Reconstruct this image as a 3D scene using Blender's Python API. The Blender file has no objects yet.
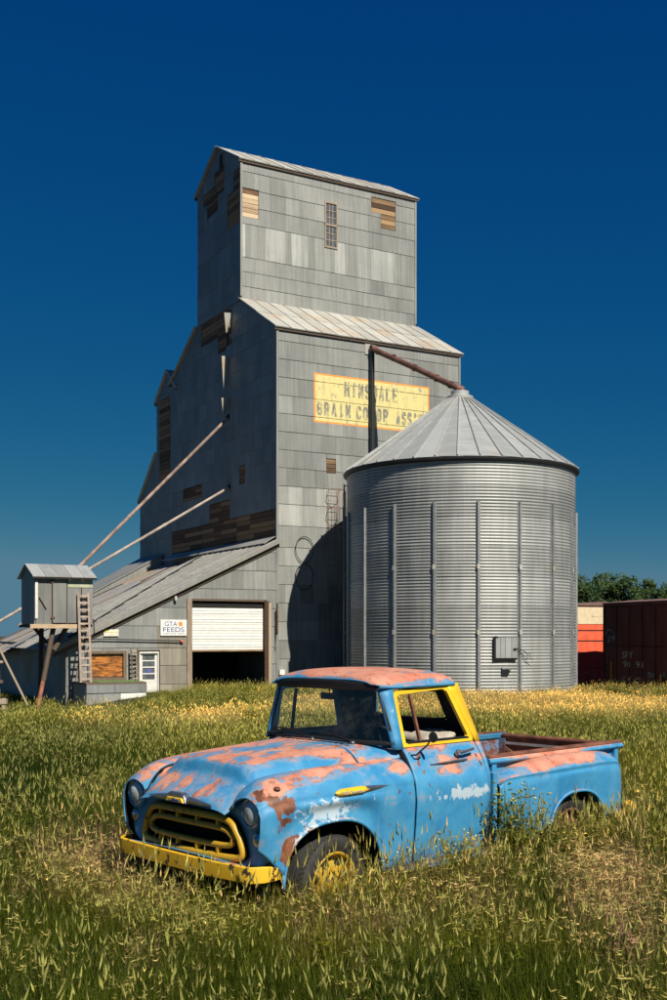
import bpy, bmesh, math, random
from math import sin, cos, pi, radians, sqrt, atan2
from mathutils import Vector, Matrix, noise as mnoise
R = random.Random(7)
scene = bpy.context.scene
COL = scene.collection

# ------------------------------------------------------------------ camera
CAMH = 2.124
cam_d = bpy.data.cameras.new('camera')
cam = bpy.data.objects.new('camera', cam_d)
COL.objects.link(cam)
cam.location = (0, 0, CAMH)
cam.rotation_euler = (radians(90), 0, 0)
cam_d.sensor_fit = 'VERTICAL'
cam_d.sensor_height = 36
cam_d.sensor_width = 24
cam_d.lens = 36 * 1100 / 1000
cam_d.shift_y = 0.135            # rising front: verticals stay upright
cam_d.clip_end = 3000
cam_d.clip_start = 0.1
scene.camera = cam

# ------------------------------------------------------------------ sky, sun, exposure
SUN_AZ = atan2(-0.848, 0.53)     # direction towards the sun on the ground plane
SUN_EL = radians(46)
SKY_STRENGTH = 0.062
w = bpy.data.worlds.new('World')
scene.world = w
w.use_nodes = True
wn = w.node_tree
for n in list(wn.nodes): wn.nodes.remove(n)
sky = wn.nodes.new('ShaderNodeTexSky')
sky.sky_type = 'NISHITA'
sky.sun_disc = False
sky.sun_elevation = SUN_EL
sky.sun_rotation = (pi / 2 - SUN_AZ) % (2 * pi)
sky.altitude = 3500
sky.air_density = 1.0
sky.dust_density = 0.1
sky.ozone_density = 4.5
# polarised-filter look of the whole sky: each channel gets its own contrast
def wmath(op, a, b):
    n = wn.nodes.new('ShaderNodeMath'); n.operation = op
    for k, v in enumerate((a, b)):
        if isinstance(v, bpy.types.NodeSocket): wn.links.new(v, n.inputs[k])
        else: n.inputs[k].default_value = v
    return n.outputs[0]
sp = wn.nodes.new('ShaderNodeSeparateColor'); wn.links.new(sky.outputs[0], sp.inputs[0])
ch = [wmath('MULTIPLY', wmath('POWER', sp.outputs[k], p), kk / SKY_STRENGTH) for k, (p, kk) in enumerate(((2.45, .00215), (.866, .0319), (.341, .1058)))]
ch[0] = wmath('MINIMUM', ch[0], wmath('MULTIPLY', ch[2], .30)); ch[1] = wmath('MINIMUM', ch[1], wmath('MULTIPLY', ch[2], .70))
cb = wn.nodes.new('ShaderNodeCombineColor')
for k in range(3): wn.links.new(ch[k], cb.inputs[k])
bg = wn.nodes.new('ShaderNodeBackground'); bg.inputs[1].default_value = SKY_STRENGTH
wo = wn.nodes.new('ShaderNodeOutputWorld')
wn.links.new(cb.outputs[0], bg.inputs[0])
wn.links.new(bg.outputs[0], wo.inputs[0])
sun_d = bpy.data.lights.new('sun', 'SUN')
sun_d.energy = 5.0
sun_d.angle = radians(0.5)
sun_d.color = (1.0, 0.93, 0.80)
sun = bpy.data.objects.new('sun', sun_d)
COL.objects.link(sun)
sdir = Vector((cos(SUN_EL) * cos(SUN_AZ), cos(SUN_EL) * sin(SUN_AZ), sin(SUN_EL)))
sun.rotation_euler = sdir.to_track_quat('Z', 'Y').to_euler()
sun.location = sdir * 60
scene.view_settings.view_transform = 'Standard'
scene.view_settings.look = 'None'
scene.view_settings.exposure = 0.35
scene.view_settings.gamma = 1.0
scene.render.engine = 'CYCLES'
scene.cycles.max_bounces = 6
scene.cycles.transparent_max_bounces = 12

# ------------------------------------------------------------------ material helpers
class MT:
    """tiny node-graph writer"""
    def __init__(s, name):
        s.m = bpy.data.materials.new(name); s.m.use_nodes = True
        s.t = s.m.node_tree
        for n in list(s.t.nodes): s.t.nodes.remove(n)
        s.out = s.t.nodes.new('ShaderNodeOutputMaterial')
        s._oc = None
    def n(s, typ, **kw):
        nd = s.t.nodes.new(typ)
        for k, v in kw.items(): setattr(nd, k, v)
        return nd
    def set(s, sock, v):
        if isinstance(v, bpy.types.NodeSocket): s.t.links.new(v, sock)
        elif v is not None:
            if isinstance(v, (tuple, list)) and len(v) == 3 and sock.type == 'RGBA': v = (*v, 1)
            sock.default_value = v
    def oc(s):
        if not s._oc: s._oc = s.n('ShaderNodeTexCoord').outputs['Object']
        return s._oc
    def geo(s, o): return s.n('ShaderNodeNewGeometry').outputs[o]
    def mapv(s, v, sc=(1, 1, 1), loc=(0, 0, 0)):
        nd = s.n('ShaderNodeMapping'); s.set(nd.inputs[0], v)
        nd.inputs['Scale'].default_value = sc; nd.inputs['Location'].default_value = loc
        return nd.outputs[0]
    def noise(s, scale, v=None, detail=4, rough=.55, dist=0.0):
        nd = s.n('ShaderNodeTexNoise'); s.set(nd.inputs['Vector'], v or s.oc())
        nd.inputs['Scale'].default_value = scale; nd.inputs['Detail'].default_value = detail
        nd.inputs['Roughness'].default_value = rough; nd.inputs['Distortion'].default_value = dist
        return nd.outputs['Fac']
    def ma(s, op, a, b=None, c=None, clamp=False):
        nd = s.n('ShaderNodeMath', operation=op); nd.use_clamp = clamp
        s.set(nd.inputs[0], a)
        if b is not None: s.set(nd.inputs[1], b)
        if c is not None: s.set(nd.inputs[2], c)
        return nd.outputs[0]
    def ss(s, v, a, b):     # smoothstep a..b -> 0..1
        nd = s.n('ShaderNodeMapRange', interpolation_type='SMOOTHSTEP')
        s.set(nd.inputs[0], v); nd.inputs[1].default_value = a; nd.inputs[2].default_value = b
        return nd.outputs[0]
    def mix(s, f, a, b, mode='MIX'):
        nd = s.n('ShaderNodeMix', data_type='RGBA', blend_type=mode)
        s.set(nd.inputs[0], f); s.set(nd.inputs[6], a); s.set(nd.inputs[7], b)
        return nd.outputs[2]
    def sep(s, v):
        nd = s.n('ShaderNodeSeparateXYZ'); s.set(nd.inputs[0], v); return nd.outputs
    def ball(s, c, r):       # 1 in the middle of an ellipsoid of object space, 0 at its rim
        nd = s.n('ShaderNodeVectorMath', operation='SUBTRACT'); s.set(nd.inputs[0], s.oc()); nd.inputs[1].default_value = c
        n2 = s.n('ShaderNodeVectorMath', operation='DIVIDE'); s.set(n2.inputs[0], nd.outputs[0]); n2.inputs[1].default_value = r
        n3 = s.n('ShaderNodeVectorMath', operation='LENGTH'); s.set(n3.inputs[0], n2.outputs[0])
        return s.ma('SUBTRACT', 1.0, n3.outputs['Value'], clamp=True)
    def bump(s, h, strength=.3, dist=.01):
        nd = s.n('ShaderNodeBump'); s.set(nd.inputs['Height'], h)
        nd.inputs['Strength'].default_value = strength; nd.inputs['Distance'].default_value = dist
        return nd.outputs[0]
    def pbr(s, col, rough=.6, metal=0.0, normal=None, **kw):
        nd = s.n('ShaderNodeBsdfPrincipled')
        s.set(nd.inputs['Base Color'], col); s.set(nd.inputs['Roughness'], rough); s.set(nd.inputs['Metallic'], metal)
        if normal is not None: s.set(nd.inputs['Normal'], normal)
        for k, v in kw.items(): s.set(nd.inputs[k.replace('_', ' ')], v)
        return nd.outputs[0]
    def done(s, sh):
        s.t.links.new(sh, s.out.inputs[0]); return s.m

def simple(name, col, rough=.6, metal=0.0, var=.15, scale=6, bump=.15):
    m = MT(name); n = m.noise(scale)
    c = m.mix(m.ss(n, .3, .7), tuple(x * (1 - var) for x in col), tuple(min(1, x * (1 + var)) for x in col))
    return m.done(m.pbr(c, rough, metal, m.bump(m.noise(scale * 8), bump, .004)))

# ------------------------------------------------------------------ object helpers
def tag(o, label=None, cat=None, group=None, kind=None):
    if label: o['label'] = label
    if cat: o['category'] = cat
    if group: o['group'] = group
    if kind: o['kind'] = kind
    return o
def empty(name, loc=(0, 0, 0), rz=0.0, parent=None):
    o = bpy.data.objects.new(name, None); COL.objects.link(o)
    o.location = loc; o.rotation_euler = (0, 0, rz); o.empty_display_size = .3
    if parent: o.parent = parent
    return o
def link(name, me, mat, parent=None):
    o = bpy.data.objects.new(name, me); COL.objects.link(o)
    if mat is not None:
        for mm in (mat if isinstance(mat, (list, tuple)) else [mat]): me.materials.append(mm)
    if parent: o.parent = parent
    return o

class MB:
    def __init__(s): s.v = []; s.f = []
    def add(s, vs, fs):
        k = len(s.v); s.v += [tuple(p) for p in vs]; s.f += [tuple(i + k for i in f) for f in fs]; return s
    def box(s, a, b):
        x0, y0, z0 = a; x1, y1, z1 = b
        s.add([(x0,y0,z0),(x1,y0,z0),(x1,y1,z0),(x0,y1,z0),(x0,y0,z1),(x1,y0,z1),(x1,y1,z1),(x0,y1,z1)],
              [(0,3,2,1),(4,5,6,7),(0,1,5,4),(1,2,6,5),(2,3,7,6),(3,0,4,7)]); return s
    def beam(s, p, q, wx, wy, up=(0, 0, 1)):
        p = Vector(p); q = Vector(q); d = (q - p).normalized(); u = Vector(up)
        if abs(d.dot(u)) > .95: u = Vector((1, 0, 0))
        a = d.cross(u).normalized() * wx / 2; b = a.cross(d).normalized() * wy / 2
        s.add([p-a-b, p+a-b, p+a+b, p-a+b, q-a-b, q+a-b, q+a+b, q-a+b],
              [(0,3,2,1),(4,5,6,7),(0,1,5,4),(1,2,6,5),(2,3,7,6),(3,0,4,7)]); return s
    def tube(s, pts, r, seg=10, closed=False, cap=True):
        pts = [Vector(p) for p in pts]; n = len(pts); rings = []
        rr = r if isinstance(r, (list, tuple)) else [r] * n
        prev = None
        for i, p in enumerate(pts):
            if closed: d = pts[(i + 1) % n] - pts[i - 1]
            else: d = pts[min(i + 1, n - 1)] - pts[max(i - 1, 0)]
            d.normalize()
            if prev is None:
                a = d.orthogonal().normalized()
            else:
                a = (prev - d * prev.dot(d)).normalized()
            prev = a; b = d.cross(a)
            rings.append([p + (a * cos(2 * pi * k / seg) + b * sin(2 * pi * k / seg)) * rr[i] for k in range(seg)])
        vs = [v for rg in rings for v in rg]; fs = []
        m = n if closed else n - 1
        off = 0
        if closed:   # best matching start for the closing ring
            off = min(range(seg), key=lambda k: (rings[0][k] - rings[-1][0]).length)
        for i in range(m):
            j = (i + 1) % n; o = off if (closed and i == n - 1) else 0
            for k in range(seg):
                fs.append((i*seg+k, i*seg+(k+1) % seg, j*seg+(k+1+o) % seg, j*seg+(k+o) % seg))
        if cap and not closed:
            fs.append(tuple(range(seg))[::-1]); fs.append(tuple((n-1)*seg+k for k in range(seg)))
        s.add(vs, fs); return s
    def lathe(s, prof, seg=32, c=(0, 0, 0), axis='z', a0=0.0, a1=2*pi):
        full = abs(a1 - a0 - 2 * pi) < 1e-6
        nn = seg if full else seg + 1; vs = []
        for k in range(nn):
            a = a0 + (a1 - a0) * k / seg
            for (r, h) in prof:
                p = (r*cos(a), r*sin(a), h)
                if axis == 'x': p = (h, r*cos(a), r*sin(a))
                elif axis == 'y': p = (r*cos(a), h, r*sin(a))
                vs.append((p[0]+c[0], p[1]+c[1], p[2]+c[2]))
        m = len(prof); fs = []
        for k in range(seg):
            k2 = (k + 1) % nn
            for j in range(m - 1): fs.append((k*m+j, k2*m+j, k2*m+j+1, k*m+j+1))
        s.add(vs, fs); return s
    def prism(s, poly, x0, x1, plane='yz'):
        """extrude a polygon (list of 2-D points) from x0 to x1 along the missing axis"""
        n = len(poly)
        def q(p, x):
            return (x, p[0], p[1]) if plane == 'yz' else ((p[0], x, p[1]) if plane == 'xz' else (p[0], p[1], x))
        vs = [q(p, x0) for p in poly] + [q(p, x1) for p in poly]
        fs = [tuple(range(n))[::-1], tuple(range(n, 2*n))] + [(i, (i+1) % n, n+(i+1) % n, n+i) for i in range(n)]
        s.add(vs, fs); return s
    def build(s, name, mat, parent=None, smooth=False, fix=True, bevel=0, weld=0):
        me = bpy.data.meshes.new(name); me.from_pydata(s.v, [], s.f)
        if fix or bevel or weld:
            bm = bmesh.new(); bm.from_mesh(me)
            if weld: bmesh.ops.remove_doubles(bm, verts=bm.verts, dist=weld)
            if bevel:
                bmesh.ops.recalc_face_normals(bm, faces=bm.faces)
                ed = [e for e in bm.edges if len(e.link_faces) == 2 and e.calc_face_angle(0) > .6]
                bmesh.ops.bevel(bm, geom=ed, offset=bevel, segments=2, affect='EDGES', profile=.6)
            bmesh.ops.recalc_face_normals(bm, faces=bm.faces)
            bm.to_mesh(me); bm.free()
        if smooth:
            for p in me.polygons: p.use_smooth = True
            if smooth == 'auto': me.set_sharp_from_angle(angle=radians(38))
        return link(name, me, mat, parent)

def cr(p, t):
    """Catmull-Rom through the list p (tuples) at t in 0..1"""
    n = len(p) - 1; x = min(max(t * n, 0), n - 1e-9); i = int(x); f = x - i
    a, b, c, d = p[max(i-1, 0)], p[i], p[i+1], p[min(i+2, n)]
    return tuple(.5*((2*b[k]) + (c[k]-a[k])*f + (2*a[k]-5*b[k]+4*c[k]-d[k])*f*f + (3*b[k]-a[k]-3*c[k]+d[k])*f**3) for k in range(len(b)))
def loft(stations, ns, npf, flip=1, fn=None):
    """stations: [(s, [(t,z)...])]; returns MB grid smooth in both directions"""
    m = MB(); P = []
    for i in range(ns + 1):
        row = []
        ctrl = []
        for k in range(len(stations[0][1])):
            ctrl.append(cr([(st[0], st[1][k][0], st[1][k][1]) for st in stations], i / ns))
        for j in range(npf + 1):
            p = cr(ctrl, j / npf)
            if fn: p = fn(p, j / npf)
            row.append((p[0], p[1] * flip, p[2]))
        P.append(row)
    vs = [p for r in P for p in r]; q = npf + 1
    fs = [(i*q+j, (i+1)*q+j, (i+1)*q+j+1, i*q+j+1) for i in range(ns) for j in range(npf)]
    m.add(vs, fs); return m
def solid(o, th, off=-1, mo=0):
    md = o.modifiers.new('thickness', 'SOLIDIFY'); md.thickness = th; md.offset = off
    md.material_offset = mo; md.material_offset_rim = 0
    return o
def copy_tree(o, parent=None):
    c = o.copy(); COL.objects.link(c); c.parent = parent
    for ch in list(o.children): copy_tree(ch, c)
    return c
def text_mesh(body, mat, parent, name, width, height, origin, xdir, ydir, extrude=.002, bold=0.0):
    cu = bpy.data.curves.new('lettering', 'FONT'); cu.body = body; cu.size = 1; cu.extrude = 0; cu.offset = bold
    ob = bpy.data.objects.new('lettering', cu); COL.objects.link(ob)
    dg = bpy.context.evaluated_depsgraph_get(); me = bpy.data.meshes.new_from_object(ob.evaluated_get(dg))
    bpy.data.objects.remove(ob); bpy.data.curves.remove(cu)
    xs = [v.co.x for v in me.vertices]; ys = [v.co.y for v in me.vertices]
    x0, x1, y0, y1 = min(xs), max(xs), min(ys), max(ys)
    X = Vector(xdir); Y = Vector(ydir); O = Vector(origin)
    for v in me.vertices:
        v.co = O + X * ((v.co.x - x0) / (x1 - x0) * width) + Y * ((v.co.y - y0) / (y1 - y0) * height)
    me.materials.clear()
    o = link(name, me, mat, parent)
    if extrude: solid(o, extrude, 0)
    return o

# ------------------------------------------------------------------ shared materials
def mat_siding(dark=False):
    m = MT('galvanised_siding_dark' if dark else 'galvanised_siding')
    if dark: rnd = m.geo('Random Per Island')
    else: rnd = m.n('ShaderNodeObjectInfo').outputs['Random']
    oc = m.oc(); x, y, z = m.sep(oc)
    along = m.ma('ADD', x, y)
    cv = m.n('ShaderNodeCombineXYZ'); m.set(cv.inputs[0], along); m.set(cv.inputs[2], z)
    n1 = m.noise(1.0, m.mapv(cv.outputs[0], (9, 1, .5)), 5)         # vertical streaks
    n2 = m.noise(.5, oc, 3)
    n3 = m.noise(4, m.mapv(cv.outputs[0], (2.2, 1, .22)), 4)
    f = m.ma('ADD', m.ma('MULTIPLY', n1, .55), m.ma('MULTIPLY', n2, .45))
    base = m.mix(m.ss(f, .3, .7), (.182, .188, .182), (.285, .290, .272))
    br = m.ma('ADD', m.ma('MULTIPLY', rnd, .28), .86)
    col = m.mix(1.0, base, m.n('ShaderNodeCombineColor').outputs[0], 'MULTIPLY')
    cc = m.n('ShaderNodeCombineColor'); [m.set(cc.inputs[i], br) for i in range(3)]
    col = m.mix(1.0, base, cc.outputs[0], 'MULTIPLY')
    if not dark:   # a few sheets keep their bright zinc, set per sheet
        oi = m.n('ShaderNodeObjectInfo'); col = m.mix(1.0, col, oi.outputs['Color'], 'MULTIPLY')
    low = m.ss(m.noise(1, m.mapv(cv.outputs[0], (5, 1, .35), (7, 0, 3)), 5, .65), .60, .75)
    col = m.mix(m.ma('MULTIPLY', low, .40), col, (.40, .405, .39))
    stain = m.ss(n3, .60, .78)
    col = m.mix(m.ma('MULTIPLY', stain, .25), col, (.17, .12, .07))
    b = m.n('ShaderNodeTexWave', wave_type='BANDS', bands_direction='X')
    m.set(b.inputs['Vector'], cv.outputs[0]); b.inputs['Scale'].default_value = 5.0
    bb = m.ma('ADD', m.ma('MULTIPLY', b.outputs['Fac'], .35), m.noise(3, oc, 3))
    return m, col, m.bump(bb, .35, .02), oc, x, z, n1, n2
_m, _c, _b, _oc, _x, _z, _n1, _n2 = mat_siding()
# the painted advertisement: flat print on the sheets, yellow field in an orange border, peeled where the noise bites
sx0, sx1, sz0, sz1 = 1.64, 7.22, 10.72, 12.72
def rect_mask(m, x, z, a, b, c, d):
    r = m.ma('MULTIPLY', m.ma('GREATER_THAN', x, a), m.ma('LESS_THAN', x, b))
    return m.ma('MULTIPLY', r, m.ma('MULTIPLY', m.ma('GREATER_THAN', z, c), m.ma('LESS_THAN', z, d)))
front = _m.ma('LESS_THAN', _m.sep(_oc)[1], .2)
outer = _m.ma('MULTIPLY', front, rect_mask(_m, _x, _z, sx0, sx1, sz0, sz1))
inner = rect_mask(_m, _x, _z, sx0+.07, sx1-.07, sz0+.07, sz1-.07)
peel = _m.ss(_m.noise(3.0, _m.mapv(_oc, (2.0, 1, 1.0)), 7, .72), .54, .66)
_n4 = _m.noise(1, _m.mapv(_oc, (7, 1, .7)), 6, .7)
paint = _m.mix(inner, (.80, .30, .05), _m.mix(_n1, (.62, .52, .18), (.80, .70, .34)))
paint = _m.mix(_m.ma('MULTIPLY', _m.ss(_n4, .50, .70), .45), paint, (.36, .31, .17))
_c = _m.mix(_m.ma('MULTIPLY', outer, _m.ma('SUBTRACT', 1.0, _m.ma('MULTIPLY', peel, .75))), _c, paint)
M_SIDING = _m.done(_m.pbr(_c, .55, .15, _b))
_m, _c, _b, *_ = mat_siding(True)
M_SIDING_ISL = _m.done(_m.pbr(_c, .6, .15, _b))

def mat_wood(name, a, b, use_color=True, sx=(1, 1, 1)):
    m = MT(name); oc = m.oc()
    g = m.noise(1.5, m.mapv(oc, sx), 6, .7, .6)
    rnd = m.n('ShaderNodeObjectInfo').outputs['Random']
    c = m.mix(m.ss(m.ma('ADD', m.ma('MULTIPLY', g, .60), m.ma('MULTIPLY', rnd, .60)), .35, .85), a, b)
    return m.done(m.pbr(c, .8, 0, m.bump(g, .4, .01)))
M_BOARD = mat_wood('weathered_board', (.055, .028, .013), (.38, .24, .12), sx=(1.2, 1.2, 14))
M_BOARD_DK = mat_wood('old_brown_board', (.11, .055, .022), (.36, .20, .09), sx=(1.2, 1.2, 10))
M_TIMBER = mat_wood('grey_timber', (.13, .09, .06), (.40, .32, .24), sx=(6, 6, 1.2))
M_TIMBER_DK = mat_wood('dark_timber', (.05, .035, .025), (.13, .09, .06), sx=(6, 6, 1.2))
M_BACK = simple('wall_sheathing', (.06, .045, .035), .9)
M_DARK = simple('dark_interior', (.012, .011, .010), .9)
M_WHITE = simple('white_paint', (.78, .77, .72), .5, 0, .06)
M_RUSTPIPE = simple('rusty_pipe', (.16, .07, .045), .8, 0, .4, 4)
M_PALEPIPE = simple('weathered_pipe', (.34, .28, .235), .7, .1, .3, 3)
M_BLACK = simple('black_iron', (.02, .02, .022), .5)
M_GREEN = simple('green_felt', (.10, .17, .05), .9, 0, .3, 9)

def mat_roof(name, rust=0.5, base=(.42, .41, .37)):
    m = MT(name); oc = m.oc()
    rnd = m.n('ShaderNodeObjectInfo').outputs['Random']
    n1 = m.noise(1.2, m.mapv(oc, (5, 1.2, 1.2)), 5)
    c = m.mix(m.ss(m.ma('ADD', m.ma('MULTIPLY', n1, .7), m.ma('MULTIPLY', rnd, .3)), .3, .7), tuple(v*.78 for v in base), tuple(v*1.1 for v in base))
    st = m.ma('MULTIPLY', m.ss(m.noise(.8, oc, 5, .7), .5, .68), rust)
    c = m.mix(st, c, (.50, .30, .12))
    return m.done(m.pbr(c, .5, .2, m.bump(m.noise(14, oc), .3, .01)))
M_ROOF = mat_roof('roof_sheet_metal', .55, (.50, .49, .44))
M_ROOF_SHED = mat_roof('shed_roof_metal', .10, (.34, .335, .31))
M_BINROOF = mat_roof('bin_roof_metal', .06, (.37, .385, .38))

# ------------------------------------------------------------------ terrain
def smooth(a, b, x):
    t = min(max((x - a) / (b - a), 0), 1); return t * t * (3 - 2 * t)
def gz(x, y):
    z = -.42 * smooth(-5.0, -8.2, x) * smooth(24, 31, y) * (1 - .85*smooth(37.2, 39.6, y)*smooth(-9.4, -8.2, x))
    z -= .95 * smooth(8.5, 11, x) * smooth(40, 43, y)
    z += .06 * mnoise.noise(Vector((x * .22, y * .22, 0))) * smooth(0, 8, y) + .02 * mnoise.noise(Vector((x * 1.3, y * 1.3, 3)))
    return z
def axis_pts(lo, hi, fine_lo, fine_hi, step):
    a = []; v = fine_lo
    while v <= fine_hi + 1e-6: a.append(v); v += step
    g = step; v = fine_hi
    while v < hi: g *= 1.35; v += g; a.append(min(v, hi))
    g = step; v = fine_lo; b = []
    while v > lo: g *= 1.35; v -= g; b.append(max(v, lo))
    return b[::-1] + a
gx = axis_pts(-1500, 1500, -24, 30, .6); gy = axis_pts(-300, 1800, -4, 66, .6)
m = MB(); m.v = [(x, y, gz(x, y)) for y in gy for x in gx]
nx = len(gx)
m.f = [(j*nx+i, j*nx+i+1, (j+1)*nx+i+1, (j+1)*nx+i) for j in range(len(gy)-1) for i in range(nx-1)]
mm = MT('field_soil')
c = mm.mix(mm.ss(mm.noise(.8, None, 6, .65), .35, .65), (.014, .022, .005), (.035, .036, .012))
c = mm.mix(mm.ss(mm.noise(9, None, 5, .7), .45, .7), c, (.06, .048, .022))
ground = m.build('ground', mm.done(mm.pbr(c, .95, 0, mm.bump(mm.noise(25), .6, .03))), smooth=True, fix=False)
tag(ground, 'uneven grassy field under the truck and the grain buildings', kind='structure')

# ------------------------------------------------------------------ grain elevator (local x along the lit front, y back along the dark side)
BYAW = radians(28.92)
C0 = Vector((-2.2395, 43.6, 0))
ux, uy = cos(BYAW), sin(BYAW)
def BW(t, s, z): return Vector((C0.x + ux*t - uy*s, C0.y + uy*t + ux*s, z))
elev = empty('grain_elevator', C0, BYAW)
tag(elev, 'tall grey sheet-metal grain elevator with stepped tower and yellow painted sign', 'grain elevator')
W = 8.8
main_poly = [(0, -1.0), (0, 14.35), (3.48, 16.35), (8.33, 16.35), (11.72, 14.40), (11.72, -1.0)]
tow_poly = [(3.48, 16.2), (3.48, 22.30), (5.95, 23.72), (8.33, 22.35), (8.33, 16.2)]
ann_poly = [(11.74, -1), (11.74, 15.0), (12.38, 15.2), (13.95, 13.88), (13.95, 11.33), (16.5, 9.17), (16.5, -1)]
MB().prism(main_poly, .02, W - .02).build('wall', M_BACK, elev)
MB().prism(tow_poly, .02, W - .02).build('wall', M_BACK, elev)
MB().prism(ann_poly, .06, 4.6).build('wall', M_BACK, elev)

def clip_poly(poly, clip):
    """Sutherland-Hodgman, clip is convex and counter-clockwise"""
    out = poly
    for i in range(len(clip)):
        a, b = clip[i], clip[(i+1) % len(clip)]; inp, out = out, []
        if not inp: break
        side = lambda p: (b[0]-a[0])*(p[1]-a[1]) - (b[1]-a[1])*(p[0]-a[0])
        for k in range(len(inp)):
            p, q = inp[k], inp[(k+1) % len(inp)]; sp, sq = side(p), side(q)
            if sp >= 0: out.append(p)
            if (sp >= 0) != (sq >= 0):
                t = sp / (sp - sq); out.append((p[0]+(q[0]-p[0])*t, p[1]+(q[1]-p[1])*t))
    return out
def subtract(rects, h):
    res = []
    for (a, b, c, d) in rects:
        x0, x1, z0, z1 = max(a, h[0]), min(b, h[1]), max(c, h[2]), min(d, h[3])
        if x0 >= x1 - 1e-4 or z0 >= z1 - 1e-4: res.append((a, b, c, d)); continue
        if x0 > a + .02: res.append((a, x0, c, d))
        if x1 < b - .02: res.append((x1, b, c, d))
        if z0 > c + .02: res.append((x0, x1, c, z0))
        if z1 < d - .02: res.append((x0, x1, z1, d))
    return res
def ccw(p):
    a = sum(p[i][0]*p[(i+1) % len(p)][1] - p[(i+1) % len(p)][0]*p[i][1] for i in range(len(p)))
    return p if a > 0 else p[::-1]
def sheets(outlines, x0, x1, z0, z1, cw, rh, holes, rows=None, seed=1):
    """cladding pieces of one wall: polygons in wall coordinates, row by row"""
    rr = random.Random(seed); out = []; z = z0; k = 0
    while z < z1 - .05:
        h = rows[k] if rows and k < len(rows) else rh
        zt = min(z + h, z1); x = x0 - rr.random() * cw * .6; k += 1
        wmul = .5 if (h > rh * 1.5) else 1
        while x < x1:
            wd = cw * (wmul * rr.uniform(.6, 1.5) if wmul < 1 else rr.uniform(.93, 1.07))
            a, b = max(x, x0), min(x + wd, x1); x += wd
            if b - a < .03: continue
            rects = [(a, b, z, zt)]
            for hh in holes: rects = subtract(rects, hh)
            for (ra, rb, rc, rd) in rects:
                if rb - ra < .03 or rd - rc < .03: continue
                for ol in outlines:
                    p = clip_poly([(ra, rc), (rb, rc), (rb, rd), (ra, rd)], ccw(ol))
                    if len(p) >= 3: out.append((p, z, zt, k))
        z = zt
    return out
def sheet_geo(m, p, z, zt, face, base=.018, lap=.019, rr=R):
    """one sheet: lower edge proud of the row below; face='f' -> front (-y), 'd' -> dark side (-x)"""
    n = len(p); j = rr.uniform(-.002, .002); g = .0012
    cx = sum(q[0] for q in p)/n
    bot, top = [], []
    for q in p:
        d = base + lap * (1 - (q[1]-z)/(zt-z)) + j
        xx = q[0] + (g if q[0] < cx else -g)
        a = (xx, -.001, q[1]); b = (xx, -d, q[1])
        if face == 'd': a = (-.001, xx, q[1]); b = (-d, xx, q[1])
        bot.append(a); top.append(b)
    m.add(bot + top, [tuple(range(n, 2*n))] + [(i, (i+1) % n, n+(i+1) % n, n+i) for i in range(n)])
def offset_y(m, dy=0, dx=0):
    m.v = [(v[0]+dx, v[1]+dy, v[2]) for v in m.v]; return m

# --- lit front: separate sheets
hole_small = (2.21, 2.66, 8.70, 9.30)
holes_main = [hole_small]
row_main = [.74]*8 + [.86, .86] + [.72]*20
ms = sheets([[(0, -.6), (W, -.6), (W, 14.33), (0, 14.33)]], 0, W, -.3, 14.33, .64, .72, holes_main, row_main, 3)
win_hole = (4.02, 4.66, 19.25, 21.30)
holes_tow = [win_hole, (0, .82, 19.88, 21.12), (6.42, 7.72, 21.25, 21.95), (6.92, 7.72, 20.60, 21.25)]
row_tow = [.62, .62, .62, 1.42, .74, .74, .74, .74]
ts = sheets([[(0, 16.3), (W, 16.3), (W, 22.32), (0, 22.32)]], 0, W, 16.32, 22.32, .70, .74, holes_tow, row_tow, 5)
hid = MB(); cnt = 0
rc = random.Random(11)
for (lst, dy) in ((ms, 0), (ts, 3.48)):
    for (p, z, zt, k) in lst:
        x = sum(q[0] for q in p)/len(p)
        if dy == 0 and x > 3.9 and z < 8.2 or cnt >= 296:     # behind the bin
            t = MB(); sheet_geo(t, p, z, zt, 'f'); offset_y(t, dy); hid.add(t.v, t.f); continue
        t = MB(); sheet_geo(t, p, z, zt, 'f'); offset_y(t, dy)
        o = t.build('metal_sheet', M_SIDING, elev); cnt += 1
        b = rc.uniform(.93, 1.06)
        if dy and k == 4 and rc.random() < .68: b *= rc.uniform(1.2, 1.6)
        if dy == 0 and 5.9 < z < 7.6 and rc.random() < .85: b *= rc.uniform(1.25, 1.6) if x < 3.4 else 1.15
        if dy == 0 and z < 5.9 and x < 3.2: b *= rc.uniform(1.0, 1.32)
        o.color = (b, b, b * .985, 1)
tag(hid.build('metal_sheet', M_SIDING_ISL, elev), kind='stuff')
def board_patch(rect, n, parent, face='f', dy=0.0, mat=M_BOARD, vert=False, proud=.014):
    a, b, c, d = rect; rr = random.Random(int(a*100+c*10))
    if vert:
        for i in range(n):
            x0 = a+(b-a)*i/n; m = MB().box((x0+.01, -proud+dy, c), (x0+(b-a)/n-.01, dy, d)) if face == 'f' else MB().box((-proud, x0+.01, c), (0.01, x0+(b-a)/n-.01, d))
            m.build('board', mat, parent)
        return
    for i in range(n):
        z0 = c + (d-c)*i/n; z1 = c + (d-c)*(i+1)/n - .02; e = proud + rr.uniform(-.006, .006)
        cut = rr.uniform(.3, .7) if (b - a) > 1.5 else None
        segs = [(a, b)] if not cut else [(a, a+(b-a)*cut-.01), (a+(b-a)*cut+.01, b)]
        for (p, q) in segs:
            mm_ = MB().box((p, dy-e, z0), (q, dy+.02, z1)) if face == 'f' else MB().box((-e, p, z0), (.02, q, z1))
            mm_.build('board', mat, parent)
M_BOARD_PALE = mat_wood('pale_board', (.13, .055, .02), (.66, .50, .32), sx=(1.2, 1.2, 14))  # lighter, more varied tones than the weathered boards
board_patch((0.0, .80, 19.90, 21.10), 6, elev, 'f', 3.48, M_BOARD_PALE)
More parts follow.
